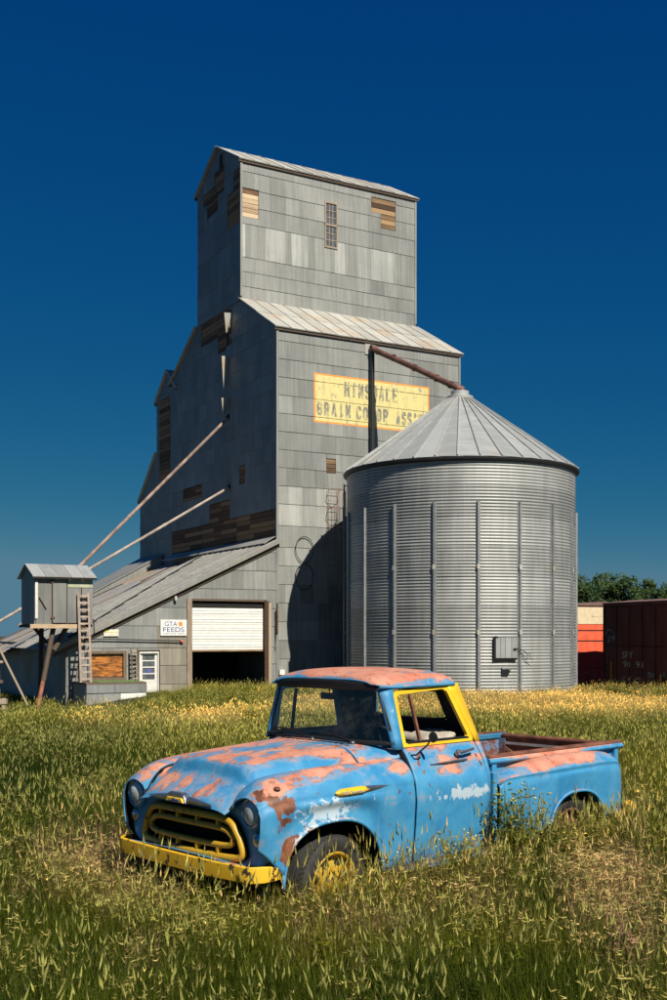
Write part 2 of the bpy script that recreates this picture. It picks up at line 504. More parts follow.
board_patch((6.44, 7.70, 21.27, 21.93), 3, elev, 'f', 3.48, M_BOARD)
board_patch((6.94, 7.70, 20.62, 21.25), 3, elev, 'f', 3.48, M_BOARD)
board_patch((2.23, 2.64, 8.72, 9.28), 3, elev, 'f', 0, M_BOARD)

# tower window: two sashes of six panes in a wooden frame
M_GLASS_OLD = simple('old_window_glass', (.10, .11, .12), .15, 0, .3, 5)
wf = MB()
x0, x1, z0, z1 = 4.02, 4.66, 19.25, 21.30
for a, b in (((x0, z0), (x1, z0+.07)), ((x0, z1-.08), (x1, z1)), ((x0, (z0+z1)/2-.05), (x1, (z0+z1)/2+.04))):
    wf.box((a[0], 3.48-.06, a[1]), (b[0], 3.48+.02, b[1]))
wf.box((x0, 3.42, z0+.07), (x0+.06, 3.5, z1-.08)); wf.box((x1-.06, 3.42, z0+.07), (x1, 3.5, z1-.08))
win = wf.build('window', M_TIMBER, elev)
mun = MB()
for k in (1, 2): mun.box((x0+.06+k*.173-.012, 3.445, z0+.08), (x0+.06+k*.173+.012, 3.46, z1-.09))
for zz in (z0+.35, z0+.65, z0+1.35, z0+1.66): mun.box((x0+.06, 3.447, zz-.012), (x1-.06, 3.462, zz+.012))
mun.build('muntins', M_TIMBER, win)
for (za, zb) in ((z0+.07, (z0+z1)/2-.05), ((z0+z1)/2+.04, z1-.08)):
    MB().box((x0+.06, 3.463, za), (x1-.06, 3.475, zb)).build('pane', M_GLASS_OLD, win)

# --- dark side: sheets as one joined part per wall, boards showing where sheets are gone
dholes = [(4.7, 7.9, 15.3, 17.3), (5.0, 5.9, 14.55, 15.3), (4.4, 5.0, 14.7, 16.2), (7.8, 10.2, 8.45, 9.05), (3.0, 3.6, 8.5, 9.3),
          (0.02, 11.7, 5.9, 7.15), (4.6, 6.9, 7.15, 8.0)]
dh2 = [(4.0, 5.2, 14.0, 15.0)]
d_main = sheets([[(0, -1), (11.72, -1), (11.72, 14.38), (8.33, 16.33), (3.48, 16.33), (0, 14.33)]], 0, 11.72, -.3, 16.33, .74, .72, dholes, None, 8)
tholes = [(5.2, 7.6, 21.6, 22.15), (5.2, 6.3, 22.15, 22.7), (5.9, 7.2, 20.95, 21.6), (3.5, 4.9, 19.7, 21.2), (3.5, 4.2, 21.2, 22.0), (5.35, 5.75, 22.7, 23.3)]
d_tow = sheets([[(3.48, 16.35), (8.33, 16.35), (8.33, 22.35), (5.95, 23.70), (3.48, 22.30)]], 3.48, 8.33, 16.35, 23.7, .74, .74, tholes, [.5, .74, 1.5], 9)
aholes = [(12.05, 13.5, 9.9, 13.9)]
d_ann = sheets([[(11.74, -1), (13.95, -1), (13.95, 13.86), (12.38, 15.15), (11.74, 15.0)], [(13.95, -1), (16.5, -1), (16.5, 9.17), (13.95, 11.33)]], 11.74, 16.5, -.3, 15.2, .74, .72, aholes, None, 10)
dm = MB()
for lst, dx in ((d_main, 0), (d_tow, 0), (d_ann, .04)):
    for (p, z, zt, k) in lst:
        t = MB(); sheet_geo(t, p, z, zt, 'd'); offset_y(t, 0, dx); dm.add(t.v, t.f)
tag(dm.build('metal_sheet', M_SIDING_ISL, elev), kind='stuff')
for rc_, n_ in (((4.72, 7.88, 15.32, 17.28), 10), ((5.0, 5.9, 14.57, 15.3), 4), ((4.42, 4.7, 14.7, 16.2), 6), ((7.82, 10.18, 8.47, 9.03), 4), ((3.02, 3.58, 8.52, 9.28), 4),
                ((4.62, 6.88, 7.16, 7.98), 4), ((0.1, 3.9, 5.92, 7.14), 6), ((3.92, 7.8, 5.92, 7.14), 6), ((7.82, 11.68, 5.92, 7.14), 6),
                ((5.22, 7.58, 21.62, 22.13), 3), ((5.22, 6.28, 22.15, 22.68), 3), ((5.92, 7.18, 20.97, 21.6), 3), ((3.52, 4.88, 19.72, 21.18), 7), ((3.52, 4.18, 21.2, 21.98), 4),
                ((12.07, 13.48, 9.92, 13.88), 18)):
    board_patch(rc_, n_, elev, 'd', 0, M_BOARD_DK)
# torn sheets that stick out of the dark wall and catch the sun
for (s0, zt_, zb_, wd) in ((4.62, 14.2, 12.75, .42), (4.65, 12.4, 11.6, .34), (4.35, 16.0, 15.1, .16)):
    MB().add([(-.05, s0, zt_), (-.42, s0-.05, zt_-.05), (-.30, s0+.02, zb_), (-.10, s0+.1, zb_+.2), (-.05, s0+.03, zt_), (-.42, s0-.02, zt_-.05), (-.30, s0+.05, zb_), (-.10, s0+.13, zb_+.2)],
             [(0,1,2,3), (7,6,5,4), (0,4,5,1), (1,5,6,2), (2,6,7,3), (3,7,4,0)]).build('loose_sheet', M_ROOF, elev)

# --- roofs: panels laid along the slope
def roof_panels(parent, x0, x1, e, r, n, mat, th=.035, over=.14, rows=1, seedv=0, name='roof_sheet', axis='x'):
    """panels between eave e=(s,z) and ridge r=(s,z)"""
    d = Vector((0, r[0]-e[0], r[1]-e[1])); L = d.length; d.normalize(); nrm = Vector((0, -d.z, d.y))
    if nrm.z < 0: nrm = -nrm
    wd = (x1-x0)/n; rr = random.Random(seedv)
    for k in range(n):
        for q in range(rows):
            a = -over + (L+over)*q/rows; b = -over + (L+over)*(q+1)/rows + .04
            if q == rows-1: b -= .04
            xa, xb = x0+k*wd+.004, x0+(k+1)*wd-.004
            jj = rr.uniform(0, .012) + (q)*.0
            P = [Vector((0, e[0], e[1])) + d*t + nrm*h for t, h in ((a, .012+jj), (b, .004+jj), (b, th+jj), (a, th+.02+jj))]
            m = MB(); m.prism([(p.y, p.z) for p in P], xa, xb)
            # standing lap along one edge
            Q = [Vector((0, e[0], e[1])) + d*t + nrm*h for t, h in ((a-.002, th+.018), (b, th+.002), (b, th+.03), (a-.002, th+.05))]
            m.prism([(p.y, p.z) for p in Q], xa-.002, xa+.035)
            m.build(name, mat, parent)
    fas = MB(); P = Vector((0, e[0], e[1])) - d*(over-.03)
    fas.prism([(P.y, P.z-.09), (P.y+.05*(1 if d.y > 0 else -1), P.z-.09), (P.y+.05*(1 if d.y > 0 else -1), P.z+.0), (P.y, P.z+.0)], x0+.02, x1-.02).build('fascia', M_TIMBER_DK, parent)
roof_panels(elev, -.16, W+.16, (0, 14.36), (3.46, 16.36), 13, M_ROOF, rows=2)
roof_panels(elev, -.16, W+.16, (11.72, 14.42), (8.35, 16.36), 13, M_ROOF)
roof_panels(elev, -.16, W+.16, (3.48, 22.32), (5.95, 23.74), 13, M_ROOF)
roof_panels(elev, -.16, W+.16, (8.33, 22.37), (5.95, 23.74), 13, M_ROOF)
roof_panels(elev, -.10, 4.6, (11.0, 14.05), (12.38, 15.22), 5, M_ROOF, over=0)
roof_panels(elev, -.10, 4.6, (13.95, 13.90), (12.38, 15.22), 5, M_ROOF)
roof_panels(elev, -.10, 4.6, (16.5, 9.19), (13.96, 11.35), 5, M_ROOF)
# corner trims
MB().box((-.05, -.055, -.3), (.05, .04, 14.2)).build('corner_trim', M_SIDING_ISL, elev)
MB().box((-.05, 3.48-.055, 16.5), (.05, 3.52, 22.15)).build('corner_trim', M_SIDING_ISL, elev)
MB().box((W-.05, -.055, -.3), (W+.04, .04, 14.2)).build('corner_trim', M_SIDING_ISL, elev)
MB().box((W-.05, 3.48-.055, 16.5), (W+.04, 3.52, 22.15)).build('corner_trim', M_SIDING_ISL, elev)
# faded lettering of the sign
mt = MT('faded_grey_lettering')
pl = mt.ss(mt.noise(2.2, mt.mapv(mt.oc(), (2.2, 1, .9)), 8, .85), .47, .58)
c = mt.mix(mt.ma('MULTIPLY', pl, .85), (.20, .195, .17), (.70, .60, .26))
M_FADED = mt.done(mt.pbr(c, .7))
M_FADED2 = simple('very_faded_lettering', (.42, .34, .14), .7, 0, .5, 6)
lp = dict(extrude=.004)
STROKES = {'H': [(0,0,0,1),(1,0,1,1),(0,.5,1,.5)], 'I': [(.5,0,.5,1)], 'N': [(0,0,0,1),(1,0,1,1),(0,1,1,0)],
 'S': [(1,.85,.85,1),(.85,1,.15,1),(.15,1,0,.85),(0,.85,0,.6),(0,.6,1,.4),(1,.4,1,.15),(1,.15,.85,0),(.85,0,.15,0),(.15,0,0,.15)],
 'D': [(0,0,0,1),(0,1,.75,1),(.75,1,1,.8),(1,.8,1,.2),(1,.2,.75,0),(.75,0,0,0)], 'A': [(0,0,.5,1),(.5,1,1,0),(.2,.35,.8,.35)],
 'L': [(0,0,0,1),(0,0,1,0)], 'E': [(0,0,0,1),(0,0,1,0),(0,.5,.8,.5),(0,1,1,1)],
 'G': [(1,.82,.8,1),(.8,1,.2,1),(.2,1,0,.8),(0,.8,0,.2),(0,.2,.2,0),(.2,0,.8,0),(.8,0,1,.2),(1,.2,1,.48),(1,.48,.55,.48)],
 'R': [(0,0,0,1),(0,1,.8,1),(.8,1,1,.85),(1,.85,1,.62),(1,.62,.8,.48),(.8,.48,0,.48),(.5,.48,1,0)], 'C': [(1,.82,.8,1),(.8,1,.2,1),(.2,1,0,.8),(0,.8,0,.2),(0,.2,.2,0),(.2,0,.8,0),(.8,0,1,.18)],
 'O': [(.2,1,.8,1),(.8,1,1,.8),(1,.8,1,.2),(1,.2,.8,0),(.8,0,.2,0),(.2,0,0,.2),(0,.2,0,.8),(0,.8,.2,1)], 'P': [(0,0,0,1),(0,1,.8,1),(.8,1,1,.85),(1,.85,1,.6),(1,.6,.8,.46),(.8,.46,0,.46)],
 '-': [(.15,.5,.85,.5)], "'": [(.4,.8,.5,1)]}
def sign_word(body, x, z, wd, h, mat=M_FADED, nm='sign_letter', th=.088):
    n = len(body); cell = wd/n; lw = cell*.72
    for k, chh in enumerate(body):
        m = MB()
        for q, (a, b, c_, d) in enumerate(STROKES[chh]):
            x0, x1, z0, z1 = x+k*cell+th/2+a*(lw-th), x+k*cell+th/2+c_*(lw-th), z+th/2+b*(h-th), z+th/2+d*(h-th)
            u = Vector((x1-x0, 0, z1-z0)).normalized(); e = u*th*.42; y = -.0385-.0003*q
            m.beam(Vector((x0, y, z0))-e, Vector((x1, y, z1))+e, .0015, th, (0, 1, 0)) if False else m.prism([tuple((Vector((px, 0, pz)))[i] for i in (0, 2)) for px, pz in
                [(x0-e.x-u.z*th/2, z0-e.z+u.x*th/2), (x1+e.x-u.z*th/2, z1+e.z+u.x*th/2), (x1+e.x+u.z*th/2, z1+e.z-u.x*th/2), (x0-e.x+u.z*th/2, z0-e.z-u.x*th/2)]], y-.001, y, 'xz')
        m.build(nm, mat, elev)
sign_word('HINSDALE', 3.05, 11.90, 2.66, .60)
sign_word('GRAIN', 1.78, 11.02, 1.66, .56)
sign_word('CO-OP', 3.62, 11.02, 1.62, .54, M_FADED)
sign_word("ASS'N", 5.55, 10.98, 1.42, .56)
# spout and down pipe on the front
MB().tube([(4.28, -.22, 14.0), (4.28, -.22, 7.2)], .085, 10).build('down_pipe', M_BLACK, elev)
MB().box((4.02, -.06, 13.75), (4.50, -.01, 14.18)).build('pipe_plate', M_ROOF, elev)
# climbing irons and cable loops
lad = MB()
for xx in (2.25, 2.72): lad.tube([(xx, -.14, 3.2), (xx, -.14, 8.1)], .012, 6)
for k in range(3):
    zc = 8.0 - k*.75
    lad.tube([(2.25, -.14, zc), (2.2, -.5, zc), (2.48, -.72, zc), (2.76, -.5, zc), (2.72, -.14, zc)], .012, 6)
for k in range(14): lad.tube([(2.25, -.14, 7.9-k*.33), (2.72, -.14, 7.9-k*.33)], .010, 6)
for xx in (2.32, 2.48, 2.64): lad.tube([(xx, -.66, 8.0), (xx, -.66, 6.5)], .010, 6)
lad.build('caged_ladder', simple('red_oxide_ladder', (.32, .17, .13), .8), elev)
lp_ = MB()
for zc in (5.55, 4.45):
    lp_.tube([(1.18+.40*cos(a), -.10, zc+.52*sin(a)) for a in [2*pi*k/20 for k in range(20)]], .016, 6, closed=True)
lp_.build('cable_loop', M_BLACK, elev)
MB().beam((3.02, -.12, -.2), (3.02, -.12, 8.0), .09, .09).build('conduit', M_BLACK, elev)
MB().tube([(-.1, .10, -.1), (-.09, -.10, 3.1)], .03, 6).build('conduit', M_BLACK, elev)
MB().box((.05, -.16, .55), (.27, -.05, .75)).build('meter_box', M_WHITE, elev)
MB().beam((-.02, -.09, 2.2), (-.02, -.09, 3.4), .07, .05).build('batten', M_BOARD, elev)

# spouts from the dark wall down towards the track side
def spout(name, a, b, r, mat, label):
    t = empty(name, a); tag(t, label, 'spout')
    A = Vector(a); B = Vector(b) - A
    pts = [B*k/8 for k in range(9)]
    MB().tube(pts, r, 12).build('pipe', mat, t, smooth='auto')
    for k in (2, 4, 6): MB().tube([B*k/8 - B.normalized()*.06, B*k/8 + B.normalized()*.06], r+.012, 12).build('collar', mat, t, smooth='auto')
    MB().tube([-B.normalized()*.25, B.normalized()*.1], r+.05, 12).build('wall_boot', M_BLACK, t, smooth='auto')
p1 = BW(0, 4.75, 11.59); d1 = (Vector((-.875, -.484, 0))*6.4 + Vector((0, 0, -6.5)))/6.4
spout('grain_spout', p1, p1 + d1*9.0, .072, simple('rusty_pale_spout', (.27, .19, .155), .7, 0, .35, 3), 'upper rust-streaked grain spout slanting down from the dark wall')
p2 = BW(0, 4.64, 8.54); d2 = (Vector((-.875, -.484, 0))*9.71 + Vector((0, 0, -5.85)))/9.71
spout('grain_spout', p2, p2 + d2*12.0, .062, M_PALEPIPE, 'lower pale grain spout slanting from the dark wall behind the stilt hut')

# ------------------------------------------------------------------ lean-to drive shed against the dark side
shed = empty('drive_shed', C0, BYAW)
tag(shed, 'low grey sheet-metal lean-to shed with white overhead door at the elevator foot', 'shed')
def rz_(t): return 5.84 + .478 * t
wl = MB()
fr = lambda poly: wl.prism(poly, .0, .18, 'xz')
TL = -8.4
# front wall as slabs round the openings (t,z)
def fwall(t0, t1, z0=None, z1=None):
    za = -.7 if z0 is None else z0
    zb0, zb1 = (rz_(t0), rz_(t1)) if z1 is None else (z1, z1)
    wl.prism([(t0, za), (t1, za), (t1, zb1), (t0, zb0)], 0, .18, 'xz')
fwall(TL, -7.56); fwall(-7.56, -6.30, 1.42); fwall(-7.56, -6.30, None, .60); fwall(-6.30, -5.70); fwall(-5.70, -4.94, 1.50)
fwall(-4.94, -3.66); fwall(-3.66, -.54, 3.42); fwall(-.54, -.002)
wl.build('wall', M_BACK, shed)
MB().box((TL, .18, -.9), (TL+.15, 12.6, 1.83)).build('wall', M_BACK, shed)
MB().box((TL, 12.6, -.9), (-.05, 12.75, 1.8)).build('wall', M_BACK, shed)
MB().box((-4.4, 3.6, -.5), (-.05, 3.7, 3.6)).build('wall', M_DARK, shed)
MB().box((-4.4, .18, -.5), (-4.3, 3.6, 3.6)).build('wall', M_DARK, shed)
MB().box((-4.4, .18, -.04), (-.05, 3.6, .01)).build('floor', M_DARK, shed)
MB().box((-4.4, .18, 3.62), (-.05, 3.6, 3.70)).build('ceiling', M_DARK, shed)
holes_s = [(-7.62, -6.24, .55, 1.48), (-5.76, -4.88, -.7, 1.56), (-3.74, -.46, -.7, 3.50)]
ss_ = sheets([[(TL, -.7), (-.02, -.7), (-.02, rz_(-.02)-.02), (TL, rz_(TL)-.02)]], TL, -.02, -.45, 5.84, .50, .74, holes_s, [.74, .70, .66, .82, .70, .74, .74, .74], 21)
for (p, z, zt, k) in ss_:
    t = MB(); sheet_geo(t, p, z, zt, 'f'); o = t.build('metal_sheet', M_SIDING, shed)
    x = sum(q[0] for q in p)/len(p); b = rc.uniform(.9, 1.13); o.color = (b, b, b, 1)
    if -4.95 < x < -3.7 and z < 2.2: o.color = (b*1.05, b*.93, b*.78, 1)
dl = sheets([[(0, -.9), (12.6, -.9), (12.6, 1.8), (0, 1.8)]], 0, 12.6, -.8, 1.8, .6, .86, [(5.2, 6.0, .2, 1.35)], None, 22)
dsm = MB()
for (p, z, zt, k) in dl:
    t = MB(); sheet_geo(t, p, z, zt, 'd'); offset_y(t, 0, TL); dsm.add(t.v, t.f)
tag(dsm.build('metal_sheet', M_SIDING_ISL, shed), kind='stuff')
MB().box((TL-.03, 5.2, .2), (TL+.01, 6.0, 1.35)).build('window', simple('yellow_board_window', (.30, .24, .12), .7), shed)
# roof: slope in t, sheets run down the slope; perspective shows courses along s
def slab(t0, t1, s0, s1, lift, th, mat, name, parent, zf=rz_):
    m = MB()
    m.add([(t0, s0, zf(t0)+lift), (t1, s0, zf(t1)+lift), (t1, s1, zf(t1)+lift), (t0, s1, zf(t0)+lift),
           (t0, s0, zf(t0)+lift+th), (t1, s0, zf(t1)+lift+th), (t1, s1, zf(t1)+lift+th), (t0, s1, zf(t0)+lift+th)],
          [(0,3,2,1),(4,5,6,7),(0,1,5,4),(1,2,6,5),(2,3,7,6),(3,0,4,7)])
    return m.build(name, mat, parent)
slab(-8.9, -.03, -.10, 6.9, .0, .05, M_TIMBER_DK, 'roof_deck', shed)
rr = random.Random(5)
for i in range(12):
    s0 = -.16 + i*.59
    for (a, b) in ((-9.0, -5.9), (-5.92, -3.0), (-3.02, -.06)):
        slab(a, b, s0+.004, s0+.586, .052+rr.uniform(0, .012), .022, M_ROOF_SHED, 'roof_sheet', shed)
        slab(a, b, s0-.018, s0+.018, .070, .04, M_ROOF_SHED, 'roof_rib', shed)
# patched rear half: boards and tin, partly bare
def rz2(t): return 5.55 + .465 * t
slab(-8.95, -.03, 6.95, 12.8, .0, .05, M_TIMBER_DK, 'roof_deck', shed, rz2)
M_TIN = mat_roof('pale_patched_tin', .35, (.40, .37, .33))
for i in range(10):
    s0 = 7.0 + i*.58
    for (a, b) in ((-9.1, -6.8), (-6.82, -4.5), (-4.52, -2.2), (-2.22, -.06)):
        mt_ = rr.choice([M_TIN, M_TIN, M_BOARD, M_ROOF_SHED])
        slab(a+rr.uniform(-.05, .05), b, s0+.01, s0+.56, .052+rr.uniform(0, .04), .025, mt_, 'roof_sheet', shed, rz2)
def rz3(t): return 6.12 + .55*t
slab(-3.9, -.03, 12.9, 16.4, .0, .06, M_SIDING_ISL, 'roof_deck', shed, rz3)
MB().prism([(-3.9, -.8), (-.05, -.8), (-.05, 6.05), (-3.9, 3.95)], 12.95, 16.2, 'xz').build('wall', M_SIDING_ISL, shed)
# rake trim on the gable edge
def rz_t(t): return rz_(t)
slab(-9.0, .10, -.22, -.10, -.10, .18, M_ROOF_SHED, 'rake_trim', shed)
slab(-8.9, .0, -.085, -.055, -.26, .16, M_TIMBER_DK, 'rake_trim', shed)
# flashing along the dark wall
fl = MB()
for k in range(14):
    s0 = .05 + k*.83
    fl = MB().add([(-.05, s0, 6.02), (-.55, s0, 5.72), (-.55, s0+.80, 5.72), (-.05, s0+.80, 6.02), (-.05, s0, 6.05), (-.55, s0, 5.75), (-.55, s0+.80, 5.75), (-.05, s0+.80, 6.05)],
                  [(0,3,2,1),(4,5,6,7),(0,1,5,4),(1,2,6,5),(2,3,7,6),(3,0,4,7)])
    fl.build('flashing', M_ROOF_SHED, shed)
# cable on the roof
MB().tube([(-.6, 6.2, rz_(-.6)+.14), (-3.5, 4.2, rz_(-3.5)+.12), (-5.2, 2.9, rz_(-5.2)+.13), (-8.2, .5, rz_(-8.2)+.12)], .03, 6).build('roof_cable', M_BLACK, shed)
# overhead door
od = empty('overhead_door', (0, 0, 0), 0, shed)
for k in range(5):
    z0 = 1.55 + k*.325
    MB().box((-3.60, .05, z0+.004), (-.60, .09, z0+.321)).build('door_panel', M_WHITE, od, bevel=.004)
    MB().box((-3.58, .035, z0+.10), (-.62, .05, z0+.145)).build('door_panel_rib', M_WHITE, od)
    MB().box((-3.58, .035, z0+.20), (-.62, .05, z0+.225)).build('door_panel_rib', M_WHITE, od)
MB().box((-3.60, .03, 3.18), (-.60, .09, 3.42)).build('door_header', M_DARK, od)
MB().box((-3.60, .04, 1.49), (-.60, .10, 1.55)).build('bottom_rail', M_BOARD_PALE, od)
MB().box((-3.82, -.09, -.4), (-3.62, .10, 3.50)).build('door_post', M_TIMBER, shed)
MB().box((-.58, -.09, -.4), (-.36, .10, 3.46)).build('door_post', M_BOARD, shed)
MB().box((-.42, -.12, -.4), (-.30, -.09, 3.40)).build('door_post', M_TIMBER, shed)
MB().box((-3.60, -.07, 3.43), (-.58, .06, 3.51)).build('door_lintel', M_TIMBER_DK, shed)
# boarded window
wd_ = MB()
for a, b in (((-7.66, .46), (-6.20, .57)), ((-7.66, 1.44), (-6.20, 1.54))): wd_.box((a[0], -.10, a[1]), (b[0], .02, b[1]))
wd_.box((-7.66, -.10, .57), (-7.56, .02, 1.44)); wd_.box((-6.32, -.10, .57), (-6.20, .02, 1.44))
wn_ = wd_.build('boarded_window', M_TIMBER, shed)
mo = MT('orange_plywood'); nn = mo.noise(2.5, mo.mapv(mo.oc(), (1, 1, 5)), 5, .6, 1.0)
M_PLY = mo.done(mo.pbr(mo.mix(mo.ss(nn, .35, .65), (.10, .035, .012), (.55, .20, .035)), .5))
for k in range(4): MB().box((-7.55, .0, .58+k*.215), (-6.33, .03+.004*(k % 2), .58+(k+1)*.215-.006)).build('board', M_PLY, wn_)
# person door
dr = empty('entry_door', (0, 0, 0), 0, shed)
M_DOORW = simple('door_white', (.68, .67, .62), .5, 0, .1)
f_ = MB(); f_.box((-5.70, -.06, -.02), (-5.66, .06, 1.50)); f_.box((-4.98, -.06, -.02), (-4.94, .06, 1.50)); f_.box((-5.70, -.07, 1.44), (-4.94, .06, 1.50)); f_.build('door_frame', M_DOORW, dr)
f_ = MB(); f_.box((-5.65, .0, -.02), (-4.99, .05, .42)); f_.box((-5.65, .0, .42), (-5.56, .05, 1.43)); f_.box((-5.08, .0, .42), (-4.99, .05, 1.43))
for k in range(5): f_.box((-5.56, .0, .42+k*.24), (-5.08, .05, .42+k*.24+.045))
f_.build('door_leaf', M_DOORW, dr)
for k in range(4): MB().box((-5.56, .025, .465+k*.24), (-5.08, .035, .66+k*.24)).build('pane', M_GLASS_OLD, dr)
stk = MB(); stk.box((-5.40, -.002, .72), (-5.24, .024, .86)); stk.build('sticker', simple('blue_sticker', (.05, .13, .45), .5), dr)
MB().prism([(-5.30, .80), (-5.24, .80), (-5.30, .86)], -.008, -.003, 'xz').build('sticker_corner', simple('red_sticker', (.6, .07, .04), .5), dr)
MB().box((-5.60, -.04, .36), (-5.57, .0, .42)).build('handle', M_BLACK, dr)
# signs
def plate(t0, t1, z0, z1, mat, name, y=-.07):
    return MB().box((t0, y-.015, z0), (t1, y, z1)).build(name, mat, shed)
gta = plate(-4.88, -3.84, 2.10, 2.70, M_WHITE, 'feed_sign')
M_BLUE = simple('sign_blue', (.03, .07, .28), .5); M_OR = simple('sign_orange', (.80, .25, .04), .5)
def stext(body, mat, x, z, wd, h, y=-.088): text_mesh(body, mat, gta, 'lettering', wd, h, (x, y, z), (1, 0, 0), (0, 0, 1), .002)
stext('GTA', M_BLUE, -4.72, 2.46, .50, .17); stext('FEEDS', M_BLUE, -4.78, 2.24, .84, .18); stext('FARMLAND  FEEDS', M_BLUE, -4.78, 2.155, .84, .04)
MB().prism([(-4.16, 2.46), (-4.02, 2.46), (-4.00, 2.55), (-4.06, 2.64), (-4.12, 2.60), (-4.18, 2.64)], -.090, -.086, 'xz').build('emblem', M_OR, gta)
yl = plate(-7.06, -6.50, 2.08, 2.33, simple('faded_white_sign', (.72, .70, .58), .6), 'notice_board')
text_mesh('FARMERS', simple('pale_yellow_print', (.62, .58, .12), .6), yl, 'lettering', .34, .05, (-6.90, -.087, 2.20), (1, 0, 0), (0, 0, 1), .002)
MB().prism([(-7.02, 2.22), (-6.92, 2.22), (-6.92, 2.29), (-6.97, 2.31), (-7.02, 2.29)], -.089, -.086, 'xz').build('emblem', simple('yellow_print', (.75, .65, .05), .6), yl)
# cable with lamp, small lamp under the rake
MB().tube([(-7.75, -.12, 2.1), (-7.6, -.12, 1.95), (-7.2, -.12, 1.98), (-4.05, -.12, 1.90)], .022, 6).build('cable', M_BLACK, shed)
MB().box((-4.10, -.15, 1.86), (-3.98, -.06, 1.93)).build('cable_end', simple('orange_plug', (.6, .15, .05), .6), shed)
MB().lathe([(0.0, 0), (.05, .0), (.06, .10), (.045, .16), (0, .17)], 12, (-4.30, -.14, 3.42)).build('wall_lamp', M_ROOF, shed, smooth='auto')
MB().tube([(-4.30, -.14, 3.58), (-4.30, -.12, 3.74), (-4.30, -.0, 3.76)], .015, 6).build('wall_lamp_arm', M_BLACK, shed)

# loading dock with green felt top
dock = empty('loading_dock', C0, BYAW)
tag(dock, 'low metal-clad loading dock with mossy green top under the boarded window', 'loading dock')
MB().box((-8.15, -1.75, -.8), (-6.05, -.14, .40)).build('dock_wall', M_BACK, dock)
MB().box((-8.22, -1.82, .40), (-6.03, -.13, .46)).build('deck', M_TIMBER, dock)
MB().box((-7.75, -1.70, .461), (-6.09, -.16, .475)).build('green_mat', M_GREEN, dock)
for (a, b) in ((-8.20, -7.2), (-7.19, -6.3), (-6.29, -6.03)):
    o = MB().box((a, -1.83, .10), (b, -1.76, .395)).build('metal_sheet', M_SIDING, dock); o.color = (.95, .97, 1.0, 1)
for (a, b) in ((-8.20, -7.62), (-7.61, -7.0)):
    o = MB().box((a, -1.80, -.9), (b, -1.76, .095)).build('metal_sheet', M_SIDING, dock); o.color = (1.3, 1.3, 1.3, 1)
MB().box((-6.98, -1.80, -.5), (-6.05, -1.76, .09)).build('white_skirt', M_WHITE, dock)
MB().box((-8.21, -1.74, -.9), (-8.16, -.2, .39)).build('metal_sheet', M_SIDING, dock)

# ladders
def ladder(a, b, wdt, n, mat, label, th=.06):
    """a foot, b top (world), wdt vector across"""
    A, B = Vector(a), Vector(b); t = empty('wooden_ladder', A); tag(t, label, 'ladder'); D = B-A; Wd = Vector(wdt)
    for q in (0, 1): MB().beam(Wd*q, D+Wd*q, th, th).build('rail', mat, t)
    for k in range(n): MB().beam(D*(k+.5)/n, D*(k+.5)/n+Wd, th*.7, th*.85).build('rung', mat, t)
    return t
ladder(BW(-8.22, -1.22, .46), BW(-8.27, -1.06, 3.62), Vector((ux, uy, 0))*.36, 13, simple('pale_pink_timber', (.42, .33, .27), .8, 0, .2, 4), 'tall wooden ladder from the dock up to the stilt hut', .07)
ladder(BW(-6.06, -.34, .46), BW(-6.08, -.22, 1.62), Vector((ux, uy, 0))*.24, 8, M_TIMBER, 'short wooden ladder leaning between boarded window and white door', .05)

# ------------------------------------------------------------------ hut on stilts
hut = empty('stilt_hut', C0, BYAW)
tag(hut, 'small grey metal hut with pale gabled roof raised on wooden stilts', 'hut')
h0, h1, hs0, hs1 = -9.74, -7.72, -.92, 1.05
hz0, hz1, hzr = 2.50, 4.20, 4.60
hm = (hs0+hs1)/2
MB().prism([(hs0, hz0), (hs0, hz1), (hm, hzr), (hs1, hz1), (hs1, hz0)], h0, h1).build('wall', M_BACK, hut)
hx = [(-9.74, -9.18, 2.5, 4.2), (-9.16, -8.66, 2.55, 4.12), (-8.64, -8.14, 2.55, 3.78), (-8.12, -7.72, 2.5, 3.78)]
for i, (a, b, c_, d_) in enumerate(hx):
    o = MB().box((a+.01, hs0-.03-(.02 if i == 1 else 0), c_), (b-.01, hs0-.001, d_)).build('metal_sheet' if i != 1 else 'hut_door', M_SIDING, hut)
    v = (.80, .92, .80, .88)[i]; o.color = (v, v, v, 1)
MB().box((-8.62, hs0-.025, 3.80), (-7.73, hs0-.002, 4.18)).build('pale_panel', simple('pale_green_panel', (.42, .43, .30), .6), hut)
for k in range(3):
    a = hs0+.02+k*.64; zt_ = hz1 if k != 1 else hz1+.18
    MB().box((h0-.03, a, hz0), (h0-.001, a+.62, zt_)).build('metal_sheet', M_SIDING, hut)
MB().prism([(hs0, hz1), (hm, hzr), (hs1, hz1)], h0-.028, h0-.001).build('gable_sheet', M_SIDING, hut)
for k in range(5):
    roof_w = (h1-h0+.24)/5; xa = h0-.14+k*roof_w
    for (e, r) in (((hs0, hz1), (hm, hzr)), ((hs1, hz1), (hm, hzr))):
        d = Vector((r[0]-e[0], r[1]-e[1])).normalized(); e2 = (e[0]-d.x*.18, e[1]-d.y*.18)
        MB().prism([(e2[0], e2[1]+.01), (r[0], r[1]+.01), (r[0], r[1]+.05), (e2[0], e2[1]+.05)], xa+.006, xa+roof_w-.006).build('roof_sheet', M_BINROOF, hut)
MB().box((h0-.14, hs0-.18, hz1-.13), (h1+.1, hs0-.13, hz1-.06)).build('fascia', M_DARK, hut)
MB().box((h0-.2, hs0-.10, 2.36), (h1-.3, hs0+.04, 2.50)).build('floor_beam', M_BOARD_PALE, hut)
MB().box((h0-.1, hs0+.04, 2.40), (h1, hs1, 2.495)).build('floor', M_TIMBER_DK, hut)
